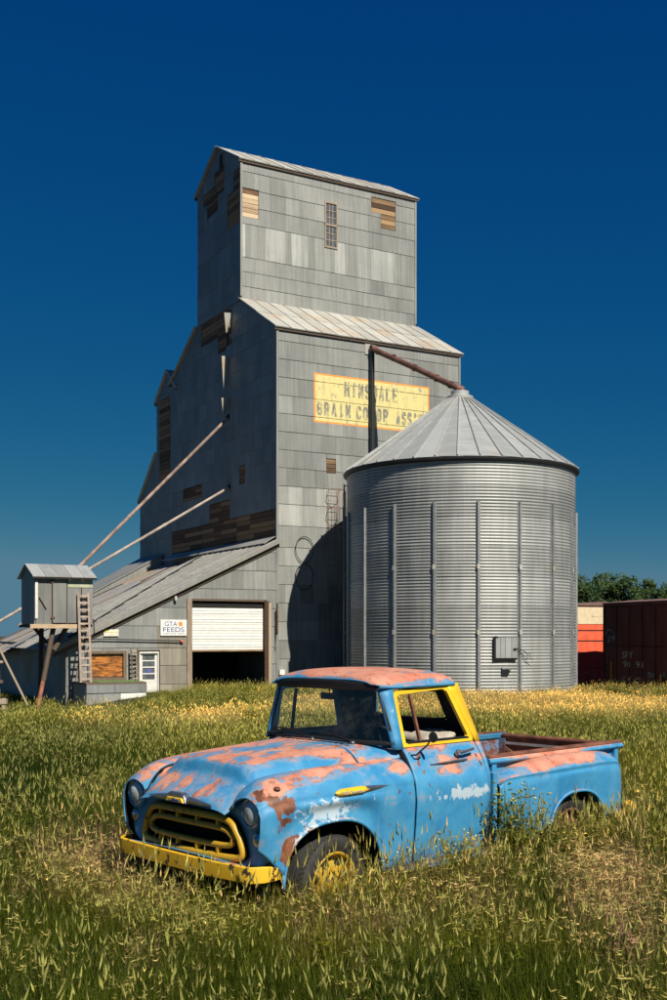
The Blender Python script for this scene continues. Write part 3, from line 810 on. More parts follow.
MB().box((h0-.02, hs0-.06, 2.7), (h0+.07, hs0-.03, 4.0)).build('corner_batten', M_DOORW, hut)
MB().beam((-9.62, hs0-.07, 3.45), (-9.38, hs0-.07, 3.05), .05, .03).build('batten', M_TIMBER, hut)
MB().box((-9.17, hs0-.075, 2.6), (-9.14, hs0-.05, 4.0)).build('door_edge', M_TIMBER, hut)
for zz in (2.7, 3.95): MB().box((-9.22, hs0-.08, zz), (-9.08, hs0-.055, zz+.06)).build('hinge', M_RUSTPIPE, hut)
MB().tube([(-9.72, -.9, -.7), (-9.45, -.85, .55)], .075, 12).build('stilt', simple('red_brown_post', (.30, .12, .07), .8, 0, .3, 5), hut, smooth='auto')
MB().tube([(-9.45, -.85, .53), (-9.05, -.7, 2.42)], .09, 10).build('stilt', M_TIMBER_DK, hut, smooth='auto')
for (a, b, w_) in (((-9.05, -.5, 1.6), (-9.65, -.3, 2.42), .13), ((-9.0, -.5, 1.6), (-8.5, -.4, 2.42), .13), ((-9.15, .9, -.8), (-9.1, .8, 2.42), .14),
                   ((-7.9, .2, 1.9), (-7.9, .2, 2.42), .12)):
    MB().beam(a, b, w_, w_).build('brace', M_TIMBER_DK, hut)
MB().beam((-8.35, hs0-.1, .50), (-8.02, hs0-.05, 2.38), .07, .05).build('brace', M_TIMBER, hut)
MB().tube([(-7.70, hs0-.02, 2.7), (-7.68, hs0-.05, 2.2), (-7.62, -.5, 2.05), (-7.5, -.14, 2.05)], .02, 6).build('cable', M_BLACK, hut)

# weathered trestle at the left edge
trs = empty('timber_trestle', (-11.2, 36.8, gz(-11.2, 36.8))); tag(trs, 'pale weathered timber trestle standing at the left edge of the yard', 'trestle')
for (a, b, w_) in (((.0, 0, -.3), (-.05, 0, 2.35), .13), ((-1.1, .2, -.3), (-.9, .2, 2.3), .13), ((.22, -.1, -.3), (.20, -.1, .45), .14), ((-1.2, -.05, 1.72), (.15, -.05, 1.66), .10),
                   ((-1.2, -.05, 1.05), (.15, -.05, 1.0), .12), ((-1.2, -.1, .38), (.30, -.1, .34), .20)):
    MB().beam(a, b, w_, w_*.8).build('post' if abs(a[0]-b[0]) < .3 else 'rail', M_TIMBER, trs)
MB().beam((-.5, .25, 3.0), (.9, .25, .2), .07, .05).build('brace', M_TIMBER, trs)

# ------------------------------------------------------------------ corrugated grain bin
BC = Vector((4.77, 41.5, 0)); BR = 4.26; BH = 8.2
VA = atan2(-BC.y, -BC.x)                     # bearing from the bin to the photographer's spot, used as the zero of bin angles
binr = empty('grain_bin', BC, VA)
tag(binr, 'round corrugated galvanised grain bin with conical roof beside the elevator', 'grain bin')
mb_ = MT('galvanised_corrugated'); oc = mb_.oc(); x, y, z = mb_.sep(oc)
ang = mb_.ma('ARCTAN2', y, x)
cv = mb_.n('ShaderNodeCombineXYZ'); mb_.set(cv.inputs[0], mb_.ma('MULTIPLY', ang, 4.45)); mb_.set(cv.inputs[1], 0.0); mb_.set(cv.inputs[2], z)
n1 = mb_.noise(1, mb_.mapv(cv.outputs[0], (3.5, 1, .35)), 5, .65); n2 = mb_.noise(.7, cv.outputs[0], 4); n3 = mb_.noise(1, mb_.mapv(cv.outputs[0], (.6, 1, 5)), 4)
rnd = mb_.n('ShaderNodeObjectInfo').outputs['Random']
f = mb_.ma('ADD', mb_.ma('ADD', mb_.ma('MULTIPLY', n1, .45), mb_.ma('MULTIPLY', n2, .35)), mb_.ma('MULTIPLY', rnd, .18))
c = mb_.mix(mb_.ss(f, .32, .68), (.235, .243, .238), (.39, .40, .39))
c = mb_.mix(mb_.ma('MULTIPLY', mb_.ss(n3, .55, .75), .35), c, (.20, .20, .19))
M_BIN = mb_.done(mb_.pbr(c, mb_.ma('ADD', mb_.ma('MULTIPLY', n2, .25), .45), .35, mb_.bump(mb_.noise(18, oc), .12, .01)))
pitch = .108; nr = 8
def shell_ring(za, zb, r0):
    prof = []; n = max(2, int(round((zb-za)/pitch*5)))
    for k in range(n+1):
        z_ = za + (zb-za)*k/n; prof.append((r0 + .014*sin(2*pi*z_/pitch), z_))
    prof.append((r0-.03, zb)); prof.insert(0, (r0-.03, za))
    return MB().lathe(prof, 144)
zz = 0.0
for k in range(nr):
    zb = BH*(k+1)/nr
    shell_ring(zz, zb, BR - .004*(k % 2)).build('corrugated_ring', M_BIN, binr, smooth=True, fix=False); zz = zb
M_STIFF = simple('stiffener_steel', (.30, .31, .31), .5, .5)
for k in range(18):
    a = radians(-8.3 + 20*k + (-6.6+6.6)); a = radians(8.3) + radians(20)*k
    # hat-section upright
    r0, r1 = BR+.018, BR+.085; t = Vector((-sin(a), cos(a), 0)); n_ = Vector((cos(a), sin(a), 0))
    pr = [(-.075, r0), (-.04, r0+.004), (-.03, r1), (.03, r1), (.04, r0+.004), (.075, r0)]
    pr += [(q[0], q[1]-.012) for q in pr[::-1]]
    vs = []
    for zq in (0.0, 6.66): vs += [tuple(n_*q[1] + t*q[0] + Vector((0, 0, zq))) for q in pr]
    m = MB(); N = len(pr); m.add(vs, [(i, (i+1) % N, N+(i+1) % N, N+i) for i in range(N)] + [(0,1,10,11),(1,2,9,10),(2,3,8,9),(3,4,7,8),(4,5,6,7)] + [(N,N+1,N+10,N+11),(N+1,N+2,N+9,N+10),(N+2,N+3,N+8,N+9),(N+3,N+4,N+7,N+8),(N+4,N+5,N+6,N+7)])
    st = m.build('stiffener', M_STIFF, binr)
    for zs in (2.22, 4.44):
        p = n_*(r1+.004)
        MB().beam(p + t*-.05 + Vector((0, 0, zs)), p + t*.05 + Vector((0, 0, zs)), .012, .16).build('splice_plate', M_ROOF, st)
# conical roof: 36 wedge panels with raised ribs
zr0, zr1, ra, rb = BH-.03, 11.02, BR+.13, .42
for k in range(36):
    a0 = radians(4.07+5.1) + radians(10)*k - radians(10.2); a1 = a0 + radians(10); e = .0006
    q = lambda r, a, z_: (r*cos(a), r*sin(a), z_)
    m = MB().add([q(rb, a0+e, zr1), q(ra, a0+e, zr0), q(ra, a1-e, zr0), q(rb, a1-e, zr1), q(rb, a0+e, zr1+.02), q(ra, a0+e, zr0+.02), q(ra, (a0+a1)/2, zr0+.012), q(ra, a1-e, zr0+.02), q(rb, a1-e, zr1+.02)],
                 [(0,1,2,3), (4,5,6,8), (6,7,8), (0,4,5,1), (2,7,8,3), (1,5,6,7,2), (0,3,8,4)])
    m.build('roof_panel', M_BINROOF, binr)
    rbm = MB(); w0 = .028
    A = Vector(q(rb, a0, zr1+.02)); B = Vector(q(ra, a0, zr0+.02)); rbm.beam(A, B, .045, .085)
    rbm.build('roof_rib', M_BINROOF, binr)
MB().lathe([(BR-.05, BH-.16), (BR+.04, BH-.16), (BR+.14, BH-.10), (BR+.15, BH-.04), (BR-.05, BH-.03)], 144).build('eave_ring', M_BLACK, binr, smooth='auto')
MB().lathe([(.30, 10.9), (.50, 10.98), (.50, 11.10), (.34, 11.16), (.34, 11.30), (0, 11.33)], 32).build('roof_cap', M_BINROOF, binr, smooth='auto')
MB().lathe([(BR-.3, -.7), (BR+.22, -.7), (BR+.22, .015), (BR-.3, .02)], 72).build('concrete_footing', simple('old_concrete', (.34, .31, .26), .9, 0, .2, 3), binr)
# hatch on the shell, rim, latch and a torn hole below
def on_bin(a, z_, out=0.0): return Vector(((BR+out)*cos(a), (BR+out)*sin(a), z_))
ha = radians(20.6); hn = Vector((cos(ha), sin(ha), 0)); ht = Vector((-sin(ha), cos(ha), 0))
hatch = empty('hatch', on_bin(ha, 0), ha, binr)
MB().box((-.02, -.40, 1.30), (.10, .44, 2.06)).build('hatch_frame', M_BLACK, hatch)
for (a, b) in ((-.36, -.20), (-.19, -.02), (-.01, .20), (.21, .42)):
    MB().box((.10, a, 1.34), (.135, b, 2.04)).build('hatch_panel', M_BINROOF, hatch, bevel=.006)
MB().box((.135, .27, 1.62), (.17, .40, 1.68)).build('hatch_latch', M_BLACK, hatch)
MB().beam((.14, -.38, 2.09), (.14, -.28, 2.03), .03, .03).build('hatch_hinge', M_BLACK, hatch)
MB().prism([(-.12, .74), (.12, .72), (.20, .93), (.09, .96), (-.06, .94), (-.12, 1.02)], .0, .035).build('torn_hole', simple('deep_hole', (.004, .006, .012), .9), hatch)
MB().beam((.045, .20, .93), (.10, .24, .98), .03, .02).build('bent_tab', M_BINROOF, hatch)
wr = MB()
rw = random.Random(4)
for k in range(4):
    p = Vector((.05, .45, 1.72-.04*k)); pts = [p]
    for i in range(6):
        p = p + Vector((rw.uniform(-.01, .015), rw.uniform(.05, .13), rw.uniform(-.10, .02))); p.x = max(.04, p.x); pts.append(p)
    wr.tube(pts, .008, 5)
wr.build('loose_wire', M_BLACK, hatch)
# side ladder with standoffs at the elevator side
la = radians(-88)
ladm = MB()
for off in (-.03, .03):
    b_ = on_bin(la+off, 0, .12); ladm.tube([b_ + Vector((0, 0, .1)), b_ + Vector((0, 0, BH-.35))], .02, 6)
for k in range(26):
    zq = .3 + k*.3; ladm.tube([on_bin(la-.03, zq, .12), on_bin(la+.03, zq, .12)], .012, 5)
for k in range(5): ladm.tube([on_bin(la, 1+k*1.7, 0), on_bin(la, 1+k*1.7, .14)], .02, 5)
ladm.build('bin_ladder', M_STIFF, binr)
tube_m = simple('brown_fill_pipe', (.13, .06, .045), .6, .1, .35, 3)
fp = empty('fill_pipe', BW(4.30, -.24, 13.98)); tag(fp, 'long rust-brown fill pipe sloping from the elevator to the bin peak', 'pipe')
A = Vector((0, 0, 0)); B = Vector((BC.x, BC.y, 11.40)) - fp.location
MB().tube([A + Vector((0, 0, -.05)), A + (B-A)*.5, B], .115, 14).build('pipe', tube_m, fp, smooth='auto')
for t in (.25, .5, .75, .9): MB().tube([A+(B-A)*(t-.006), A+(B-A)*(t+.006)], .145, 14).build('flange', tube_m, fp, smooth='auto')
MB().tube([B + Vector((-.1, .03, .04)), B + Vector((.05, 0, -.02)), B + Vector((.08, 0, -.14))], .16, 14).build('elbow', tube_m, fp, smooth='auto')
MB().tube([Vector((0, 0, 0)) + Vector((ux, uy, 0))*-.12, Vector((0, 0, 0)) + Vector((ux, uy, 0))*.14], .13, 12).build('wall_elbow', tube_m, fp)
# slab beside the bin
slab_ = MB().box((0, 0, -.6), (2.2, 1.6, 0)).build('concrete_slab', simple('pale_concrete', (.40, .34, .27), .9, 0, .2, 2), None, bevel=.03)
slab_.location = (7.9, 36.7, -.06); slab_.rotation_euler = (0, 0, radians(4))
tag(slab_, 'low weathered concrete slab in the grass between bin and boxcars', 'slab')

# ------------------------------------------------------------------ boxcars
TD = Vector((.34, -.94, 0)).normalized()       # along the track towards the viewer
TYAW = atan2(TD.y, TD.x)
def boxcar(origin, length, body, label, near_end=False, lettering=None):
    t = empty('boxcar', origin, TYAW); tag(t, label, 'boxcar', 'freight cars standing on the track')
    # local: x along track to the viewer, y to the right when looking that way = towards the camera side is -y
    zb, zt, wd = -.20, 3.50, 2.95
    MB().box((0.03, .05, zb), (length-.03, wd-.05, zt)).build('body', body, t)
    n = int(length/.92); st = length/n
    for k in range(n):
        a = k*st
        MB().box((a+.05, .0, zb+.22), (a+st-.05, .06, 1.60)).build('side_panel', body, t, bevel=.012)
        MB().box((a+.05, .0, 1.66), (a+st-.05, .06, zt-.12)).build('side_panel', body, t, bevel=.012)
        MB().box((a-.035, -.035, zb+.12), (a+.035, .05, zt-.06)).build('side_post', body, t)
    MB().box((0, -.05, zb), (length, .04, zb+.20)).build('side_sill', body, t)
    MB().box((0, -.05, zt-.10), (length, .04, zt+.02)).build('top_chord', body, t)
    rf = MB().prism([(-.06, zt+.02), (-.06, zt+.07), (wd/2, zt+.22), (wd+.06, zt+.07), (wd+.06, zt+.02)], -.05, length+.05)
    rf.build('roof', simple('boxcar_roof', (.17, .10, .085), .7), t)
    und = MB().box((.8, .5, zb-.28), (length-.8, wd-.5, zb)); und.box((length*.4, .2, zb-.5), (length*.46, .9, zb-.05)); und.build('underframe', M_BLACK, t)
    M_TRK = simple('truck_black_steel', (.022, .020, .018), .7)
    for cx in (2.0, length-2.0):
        tr_ = empty('wheel_truck', (cx, 0, -.20), 0, t)
        for yy in (.35, wd-.35):
            MB().prism([(-1.2, -.42), (-1.0, -.18), (1.0, -.18), (1.2, -.42), (.5, -.62), (-.5, -.62)], yy-.06, yy+.06, 'xz').build('side_frame', M_TRK, tr_)
            for wx in (-.88, .88):
                MB().lathe([(0, -.04), (.12, -.06), (.40, -.03), (.42, .03), (.46, .05), (.46, .09), (0, .09)], 28, (wx, yy+.12, -.30+(.0)), 'y').build('wheel', M_TRK, tr_, smooth='auto')
    MB().beam((length-.05, wd*.5, zb-.05), (length+.75, wd*.5, zb-.05), .25, .28).build('coupler', M_TRK, t)
    MB().beam((.05, wd*.5, zb-.05), (-.65, wd*.5, zb-.05), .25, .28).build('coupler', M_TRK, t)
    lm = MB()
    for xx in (.12, .52): lm.tube([(xx, -.09, zb-.3), (xx, -.09, 1.2)], .014, 5)
    for k in range(5): lm.tube([(.12, -.09, zb-.2+k*.3), (.52, -.09, zb-.2+k*.3)], .012, 5)
    lm.build('side_ladder', M_TRK, t)
    return t
def mat_car(name, a, b, grime=.4):
    m = MT(name); n1 = m.noise(1.2, m.mapv(m.oc(), (1.5, 1.5, .5)), 5, .6)
    c = m.mix(m.ss(n1, .3, .7), a, b); z = m.sep(m.oc())[2]
    gr = m.ma('MULTIPLY', m.ss(m.ma('ADD', m.ma('MULTIPLY', z, -.35), m.ma('MULTIPLY', m.noise(2.3, None, 5), 1.2)), .45, .85), grime)
    c = m.mix(gr, c, (.20, .17, .15)); return m.done(m.pbr(c, .65, 0, m.bump(n1, .2, .01)))
M_BROWN = mat_car('boxcar_brown', (.15, .036, .024), (.21, .060, .040))
M_REDCAR = mat_car('boxcar_red', (.26, .018, .018), (.36, .03, .028))
O1 = Vector((12.3, 50.0, 0))
car1 = boxcar(O1, 17.0, M_BROWN, 'dark brown boxcar with white SRY lettering at the right edge')
GAP = 2.3; L2 = 15.0
car2 = boxcar(O1 - TD*(GAP+L2), L2, M_REDCAR, 'red boxcar with bright orange and cream end beside the bin')
# lit end of the red car
M_CREAM = simple('end_cream', (.66, .55, .36), .6, 0, .08); M_ORANGE = simple('end_orange_red', (.74, .11, .045), .6, 0, .15, 3)
for (a, b, mt_) in ((-.18, .55, M_REDCAR), (.58, 1.28, M_REDCAR), (1.31, 1.80, M_ORANGE), (1.86, 2.30, M_ORANGE), (2.36, 2.62, M_ORANGE), (2.64, 3.45, M_CREAM)):
    MB().box((L2-.03, .04, a), (L2+.03, 2.90, b)).build('end_panel', mt_, car2, bevel=.012)
for zq in (1.83, 2.33): MB().box((L2-.03, .10, zq-.03), (L2+.012, 2.88, zq+.03)).build('end_slot', M_DARK, car2)
M_LET = simple('white_stencil', (.62, .60, .55), .7, 0, .3, 8)
def cartext(body, x, z, wd, h, car=car1): text_mesh(body, M_LET, car, 'lettering', wd, h, (x, -.04 if body == 'x' else -.012, z), (1, 0, 0), (0, 0, 1), .004)
cartext('SRY', 1.42, 1.10, .78, .30); cartext('90', 1.50, .70, .50, .28); cartext('93', 2.45, .70, .50, .28)
cartext('LD LMT', 1.5, .20, .55, .10); cartext('LT WT', 1.5, .02, .50, .10); cartext('CAPY', 2.45, .20, .5, .10); cartext('NEW', 2.45, .04, .5, .09)
text_mesh('SOO LINE', simple('faint_end_print', (.40, .33, .22), .7), car2, 'lettering', .9, .07, (L2+.034, 1.7, 2.98), (0, -1, 0), (0, 0, 1), .003)
M_REFL = simple('yellow_reflector', (.60, .30, .03), .5)
for (xx, za, zb) in ((.55, .02, .95), (4.15, -.02, .48), (5.9, 0, .5)): MB().box((xx, -.055, za), (xx+.13, -.036, zb)).build('reflector_strip', M_REFL, car1)
MB().box((1.30, -.07, -.17), (1.95, -.052, -.06)).build('reflector_strip', M_REFL, car1)
M_GRAF = MT('faded_graffiti'); n_ = M_GRAF.noise(3.5, M_GRAF.oc(), 4, .6, 1.2)
c_ = M_GRAF.mix(M_GRAF.ss(n_, .46, .54), (.085, .028, .020), (.27, .27, .30)); M_GRAF = M_GRAF.done(M_GRAF.pbr(c_, .7))
rg = random.Random(3)
for (x0, z0, w_, h_) in ((.08, 1.62, .86, 1.0), (3.0, .30, .75, .28), (3.95, .25, .7, .35), (4.85, .3, .8, .3)):
    P_ = [(x0+w_/2+w_/2*cos(a)*rg.uniform(.6, 1.05), z0+h_/2+h_/2*sin(a)*rg.uniform(.6, 1.05)) for a in [2*pi*k/14 for k in range(14)]]
    MB().prism(P_, -.006, -.002, 'xz').build('graffiti_paint', M_GRAF, car1)
tk = MB()
O2 = O1 - TD*20
trk = empty('railway_track', O2, TYAW); tag(trk, 'low railway track on gravel under the boxcars', 'railway track')
for yy in (.75, 2.2): MB().box((0, yy-.035, -.99), (60, yy+.035, -.93)).build('rail', M_RUSTPIPE, trk)
for k in range(96): MB().box((k*.62, .2, -1.06), (k*.62+.22, 2.75, -.985)).build('sleeper', M_TIMBER_DK, trk)

# ------------------------------------------------------------------ distant trees
def mat_leaf(name, a, b):
    m = MT(name); rnd = m.geo('Random Per Island')
    c = m.mix(rnd, a, b); n = m.noise(.6)
    c = m.mix(m.ss(n, .35, .65), c, tuple(v*.7 for v in a))
    p = m.pbr(c, .6); tr = m.n('ShaderNodeBsdfTranslucent'); m.set(tr.inputs[0], m.mix(.5, c, (.20, .26, .03)))
    mx = m.n('ShaderNodeMixShader'); mx.inputs[0].default_value = .25
    m.t.links.new(p, mx.inputs[1]); m.t.links.new(tr.outputs[0], mx.inputs[2]); return m.done(mx.outputs[0])
M_LEAF = mat_leaf('tree_leaves', (.022, .055, .008), (.070, .12, .020))
M_BARK = simple('tree_bark', (.10, .075, .055), .9)
def tree(x, y, h, sp, label, seed):
    rr = random.Random(seed); t = empty('leafy_tree', (x, y, gz(x, y)-.1)); tag(t, label, 'tree', 'trees behind the boxcars')
    tm = MB(); tm.tube([(0, 0, 0), (.1, 0, h*.25), (0, .1, h*.5), (.05, 0, h*.8)], [.30, .24, .16, .05], 8)
    cl = []
    for k in range(38):
        a = rr.uniform(0, 2*pi); r = sp*sqrt(rr.random())*.85; zc = h*rr.uniform(.25, .93); r *= (1.0-.55*max(0, zc/h-.5)/.5)
        c = Vector((r*cos(a), r*sin(a), zc)); cl.append((c, rr.uniform(.16, .30)*sp))
        if k % 2 == 0: tm.tube([(0, 0, zc*.55), tuple(c*.6 + Vector((0, 0, zc*.28))), tuple(c)], [.09, .05, .015], 5)
    tm.build('trunk', M_BARK, t, smooth=True)
    lf = MB()
    for (c, r) in cl:
        for k in range(150):
            d = Vector((rr.gauss(0, 1), rr.gauss(0, 1), rr.gauss(0, 1))).normalized() * r * rr.uniform(.55, 1.12)
            p = c + Vector((d.x, d.y, d.z*1.1)); u = Vector((rr.gauss(0, 1), rr.gauss(0, 1), rr.gauss(0, 1))).normalized(); v = u.orthogonal().normalized()
            s_ = rr.uniform(.09, .18); lf.add([p-u*s_, p+v*s_*.6, p+u*s_, p-v*s_*.6], [(0,1,2,3)])
    lf.build('crown', M_LEAF, t, fix=False)
TREE_X=1
names = ['dark round-headed tree just right of the bin above the red boxcar', 'bushy green tree second from the bin behind the boxcars', 'tallest green tree behind the gap of the two boxcars',
         'broad green tree above the left part of the brown boxcar', 'separate upright tree above the brown boxcar with sky on both sides', 'small tree crown at the right edge above the brown boxcar',
         'outermost tree at the right behind the brown boxcar']
for i, (px, D_, py, sp) in enumerate(((577, 88, 583, 2.3), (590, 84, 581, 2.2), (607, 86, 579, 2.5), (624, 84, 581, 2.3), (646, 88, 583, 1.9), (663, 90, 590, 1.6), (684, 86, 586, 2.5))):
    x = (px-333.5)/1100*D_; h = CAMH + (635-py)/1100*D_; tree(x, D_, h+.55+.95, sp, names[i], 40+i)

# ------------------------------------------------------------------ pickup truck (local x rearwards from the front axle, y to its right, near side = -y, z up)
TR_YAW = radians(90) - .8148
TRO = Vector((-.601, 8.378, 0))
truck = empty('pickup_truck', TRO, TR_YAW)
tag(truck, 'old blue pickup truck with faded pink patches, yellow bumper and yellow door frame', 'pickup truck')

def mat_paint(name='faded_blue_paint', tops=1.0, rusty=1.0):
    m = MT(name); oc = m.oc(); x, y, z = m.sep(oc)
    nz = m.sep(m.geo('Normal'))[2]
    nA = m.noise(1.0, m.mapv(oc, (.85, 3.4, 3.0), (3.3, 0, 0)), 7, .58, .9)
    nB = m.noise(4.0, m.mapv(oc, (1, 1, 1)), 6, .65, .4)
    nC = m.noise(13.0, oc, 5, .6)
    # blue, chalky where it faces up
    blue = m.mix(m.ss(nB, .3, .7), (.022, .200, .42), (.060, .290, .50))
    blue = m.mix(m.ma('MULTIPLY', m.ss(nC, .45, .75), .25), blue, (.09, .26, .43))
    # pink-orange primer: upper faces, plus the band under the door belt
    up = m.ss(nz, .25, .92)
    beltd = m.ma('ABSOLUTE', m.ma('SUBTRACT', z, 1.10))
    belt = m.ma('MULTIPLY', m.ss(beltd, .12, .03), m.ma('MULTIPLY', m.ss(x, .9, 1.25), m.ss(x, 1.85, 1.6)))
    k = m.ma('ADD', m.ma('MULTIPLY', up, .30*tops), m.ma('MULTIPLY', belt, .40))
    ay = m.ma('ABSOLUTE', y); crown = m.ma('MULTIPLY', m.ss(m.ma('ABSOLUTE', m.ma('SUBTRACT', ay, .77)), .11, .02), m.ss(z, .98, 1.03))
    dome = m.ball((-.38, .05, 1.2), (.34, .62, .14))
    k = m.ma('ADD', k, m.ma('MULTIPLY', m.ball((2.9, -.82, 1.06), (1.0, .35, .14)), .34))
    k = m.ma('ADD', k, m.ma('ADD', m.ma('MULTIPLY', crown, .08), m.ma('MULTIPLY', dome, .05)))
    k = m.ma('ADD', k, m.ma('ADD', m.ma('MULTIPLY', m.ma('SUBTRACT', nA, .5), 1.35), m.ma('ADD', m.ma('MULTIPLY', m.ma('SUBTRACT', nB, .5), .75), m.ma('MULTIPLY', m.ma('SUBTRACT', nC, .5), .30))))
    pink = m.ss(k, .315, .350)
    halo = m.ss(k, .12, .31)
    pk = m.mix(m.ss(nB, .35, .65), (.50, .175, .110), (.56, .27, .19))
    pk = m.mix(m.ma('MULTIPLY', m.ss(nC, .5, .7), .5), pk, (.36, .10, .05))
    c = m.mix(m.ma('MULTIPLY', halo, .6), blue, (.26, .27, .33))
    c = m.mix(pink, c, pk)
    edge = m.ma('MULTIPLY', m.ss(k, .300, .325), m.ss(k, .375, .340)); c = m.mix(m.ma('MULTIPLY', edge, m.ma('MULTIPLY', m.ss(nC, .4, .6), .6)), c, (.16, .065, .045))
    pits = m.ma('MULTIPLY', pink, m.ss(m.noise(22, oc, 4, .6), .60, .68)); c = m.mix(m.ma('MULTIPLY', pits, .7), c, (.20, .07, .04))
    chips = m.ss(m.noise(28, m.mapv(oc, (1, 1, .7)), 3, .5), .70, .73); c = m.mix(m.ma('MULTIPLY', chips, .75), c, (.13, .05, .03))
    drip = m.ma('MULTIPLY', m.ss(m.noise(1, m.mapv(oc, (14, 3, 1.2)), 4), .56, .72), m.ss(nz, .5, .1)); c = m.mix(m.ma('MULTIPLY', drip, .28), c, (.20, .24, .24))
    # brown rust near edges of the front fender and random pits
    rr = m.ma('ADD', m.ma('MULTIPLY', m.ball((-.42, -.93, .80), (.30, .3, .22)), .55), m.ma('ADD', m.ma('MULTIPLY', m.ball((-.50, -.85, 1.0), (.22, .25, .10)), .8), m.ma('MULTIPLY', m.ball((-.42, -.90, .66), (.16, .2, .14)), .9)))
    rk = m.ma('ADD', m.ma('MULTIPLY', rr, .36*rusty), m.noise(6.5, m.mapv(oc, (1.2, 1, .7)), 6, .6, .5))
    rust = m.ss(rk, .665, .70)
    rcol = m.mix(m.ss(nC, .4, .65), (.11, .035, .016), (.26, .09, .04))
    c = m.mix(rust, c, rcol)
    # white scuffs
    wsel = m.ma('ADD', m.ball((-.10, -.93, .90), (.42, .3, .16)), m.ma('ADD', m.ball((1.38, -.95, .89), (.60, .3, .085)), m.ball((-.30, -.91, .68), (.20, .3, .14))))
    wk = m.ma('ADD', m.ma('MULTIPLY', wsel, .34), m.noise(11, m.mapv(oc, (1, 1, .8)), 6, .7, .9))
    wh = m.ss(wk, .66, .72)
    c = m.mix(m.ma('MULTIPLY', wh, .8), c, (.52, .60, .64))
    # mud and dust low down
    c = m.mix(m.ma('MULTIPLY', m.ss(m.ma('ADD', z, m.ma('MULTIPLY', nB, .3)), .75, .45), .35), c, (.14, .12, .09))
    b = m.bump(m.ma('ADD', m.ma('MULTIPLY', pink, -.6), m.ma('MULTIPLY', nC, .5)), .12, .004)
    ro = m.ma('ADD', m.ma('MULTIPLY', pink, .25), m.ma('ADD', .46, m.ma('MULTIPLY', nC, .22)))
    return m.done(m.pbr(c, ro, 0, b))
M_PAINT = mat_paint()
M_ROOFP = mat_paint('faded_roof_paint', 1.65, .6)
M_LINE = simple('cab_inside_dark', (.018, .020, .024), .8)
def mat_chipped(name, a, b, chip=(.05, .03, .02), th=.62, sc=9, ro=.42):
    m = MT(name); n = m.noise(sc, None, 6, .7); n2 = m.noise(2.5)
    c = m.mix(m.ss(n2, .3, .7), a, b); c = m.mix(m.ss(n, th, th+.03), c, chip)
    return m.done(m.pbr(c, ro, 0, m.bump(n, .15, .003)))
M_YEL = mat_chipped('chipped_yellow_paint', (.74, .40, .010), (.80, .48, .025), th=.565, sc=10, ro=.55)
M_YEL_FR = mat_chipped('yellow_frame_paint', (.74, .42, .012), (.84, .54, .022), (.30, .12, .05), .66, 16)
M_YEL_GR = mat_chipped('dull_yellow_grille_paint', (.44, .25, .014), (.54, .33, .025), th=.60)
M_RUBBER = simple('tyre_rubber', (.030, .028, .026), .75, 0, .25, 5)
M_SEAL = simple('window_rubber', (.012, .012, .013), .55)
M_CHROME = simple('dull_chrome', (.42, .43, .45), .28, .9, .15, 12)
M_RUST = simple('bare_rust', (.15, .055, .032), .85, 0, .45, 7)
m_ = MT('rust_with_blue_remains'); n_ = m_.noise(3.2, None, 7, .7, .5)
M_RUSTBLUE = m_.done(m_.pbr(m_.mix(m_.ss(n_, .50, .56), (.15, .055, .034), (.12, .20, .33)), .75, 0, m_.bump(n_, .3, .005)))
mg = MT('dusty_glass')
gl = mg.n('ShaderNodeBsdfGlossy'); gl.inputs['Roughness'].default_value = .04; gl.inputs['Color'].default_value = (1, 1, 1, 1)
tp = mg.n('ShaderNodeBsdfTransparent'); tp.inputs[0].default_value = (.80, .84, .86, 1)
df = mg.n('ShaderNodeBsdfDiffuse'); df.inputs[0].default_value = (.55, .56, .55, 1)
lw = mg.n('ShaderNodeLayerWeight'); lw.inputs[0].default_value = .5; fz = mg.ma('ADD', mg.ma('MULTIPLY', mg.ma('POWER', lw.outputs['Facing'], 4.0), .75), .045)
m1 = mg.n('ShaderNodeMixShader'); mg.set(m1.inputs[0], mg.ma('MULTIPLY', mg.ss(mg.noise(3, None, 6, .7), .45, .75), .10)); mg.t.links.new(tp.outputs[0], m1.inputs[1]); mg.t.links.new(df.outputs[0], m1.inputs[2])
m2 = mg.n('ShaderNodeMixShader'); mg.set(m2.inputs[0], fz); mg.t.links.new(m1.outputs[0], m2.inputs[1]); mg.t.links.new(gl.outputs[0], m2.inputs[2])
M_GLASS = mg.done(m2.outputs[0])

ARCX, ARCZ, ARCR = -.02, .36, .47
def arch_z(x, base, cx, cz, r, p=2.4):
    d = abs(x-cx)/r
    return max(base, cz + r*(max(0, 1-d**p))**(1/p)) if d < 1 else base

# front fenders
FST = [
 (-.69, [(.555, .93), (.60, .985), (.72, 1.020), (.83, .985), (.885, .915), (.885, .80), (.86, .66)]),
 (-.63, [(.565, 1.03), (.62, 1.055), (.73, 1.065), (.85, 1.025), (.915, .94), (.92, .80), (.90, .62)]),
 (-.50, [(.585, 1.105), (.64, 1.125), (.75, 1.125), (.875, 1.06), (.944, .95), (.922, .80), (.925, .55)]),
 (-.30, [(.60, 1.135), (.66, 1.155), (.77, 1.15), (.885, 1.08), (.950, .955), (.922, .80), (.925, .55)]),
 (-.02, [(.62, 1.145), (.68, 1.175), (.78, 1.168), (.888, 1.09), (.952, .96), (.920, .80), (.925, .55)]),
 (.26, [(.64, 1.145), (.70, 1.180), (.79, 1.172), (.888, 1.095), (.950, .962), (.914, .80), (.915, .55)]),
 (.54, [(.665, 1.14), (.72, 1.178), (.80, 1.168), (.888, 1.095), (.938, .965), (.908, .78), (.905, .45)]),
 (.80, [(.69, 1.15), (.745, 1.180), (.81, 1.162), (.886, 1.09), (.925, .968), (.914, .72), (.885, .36)]),
]
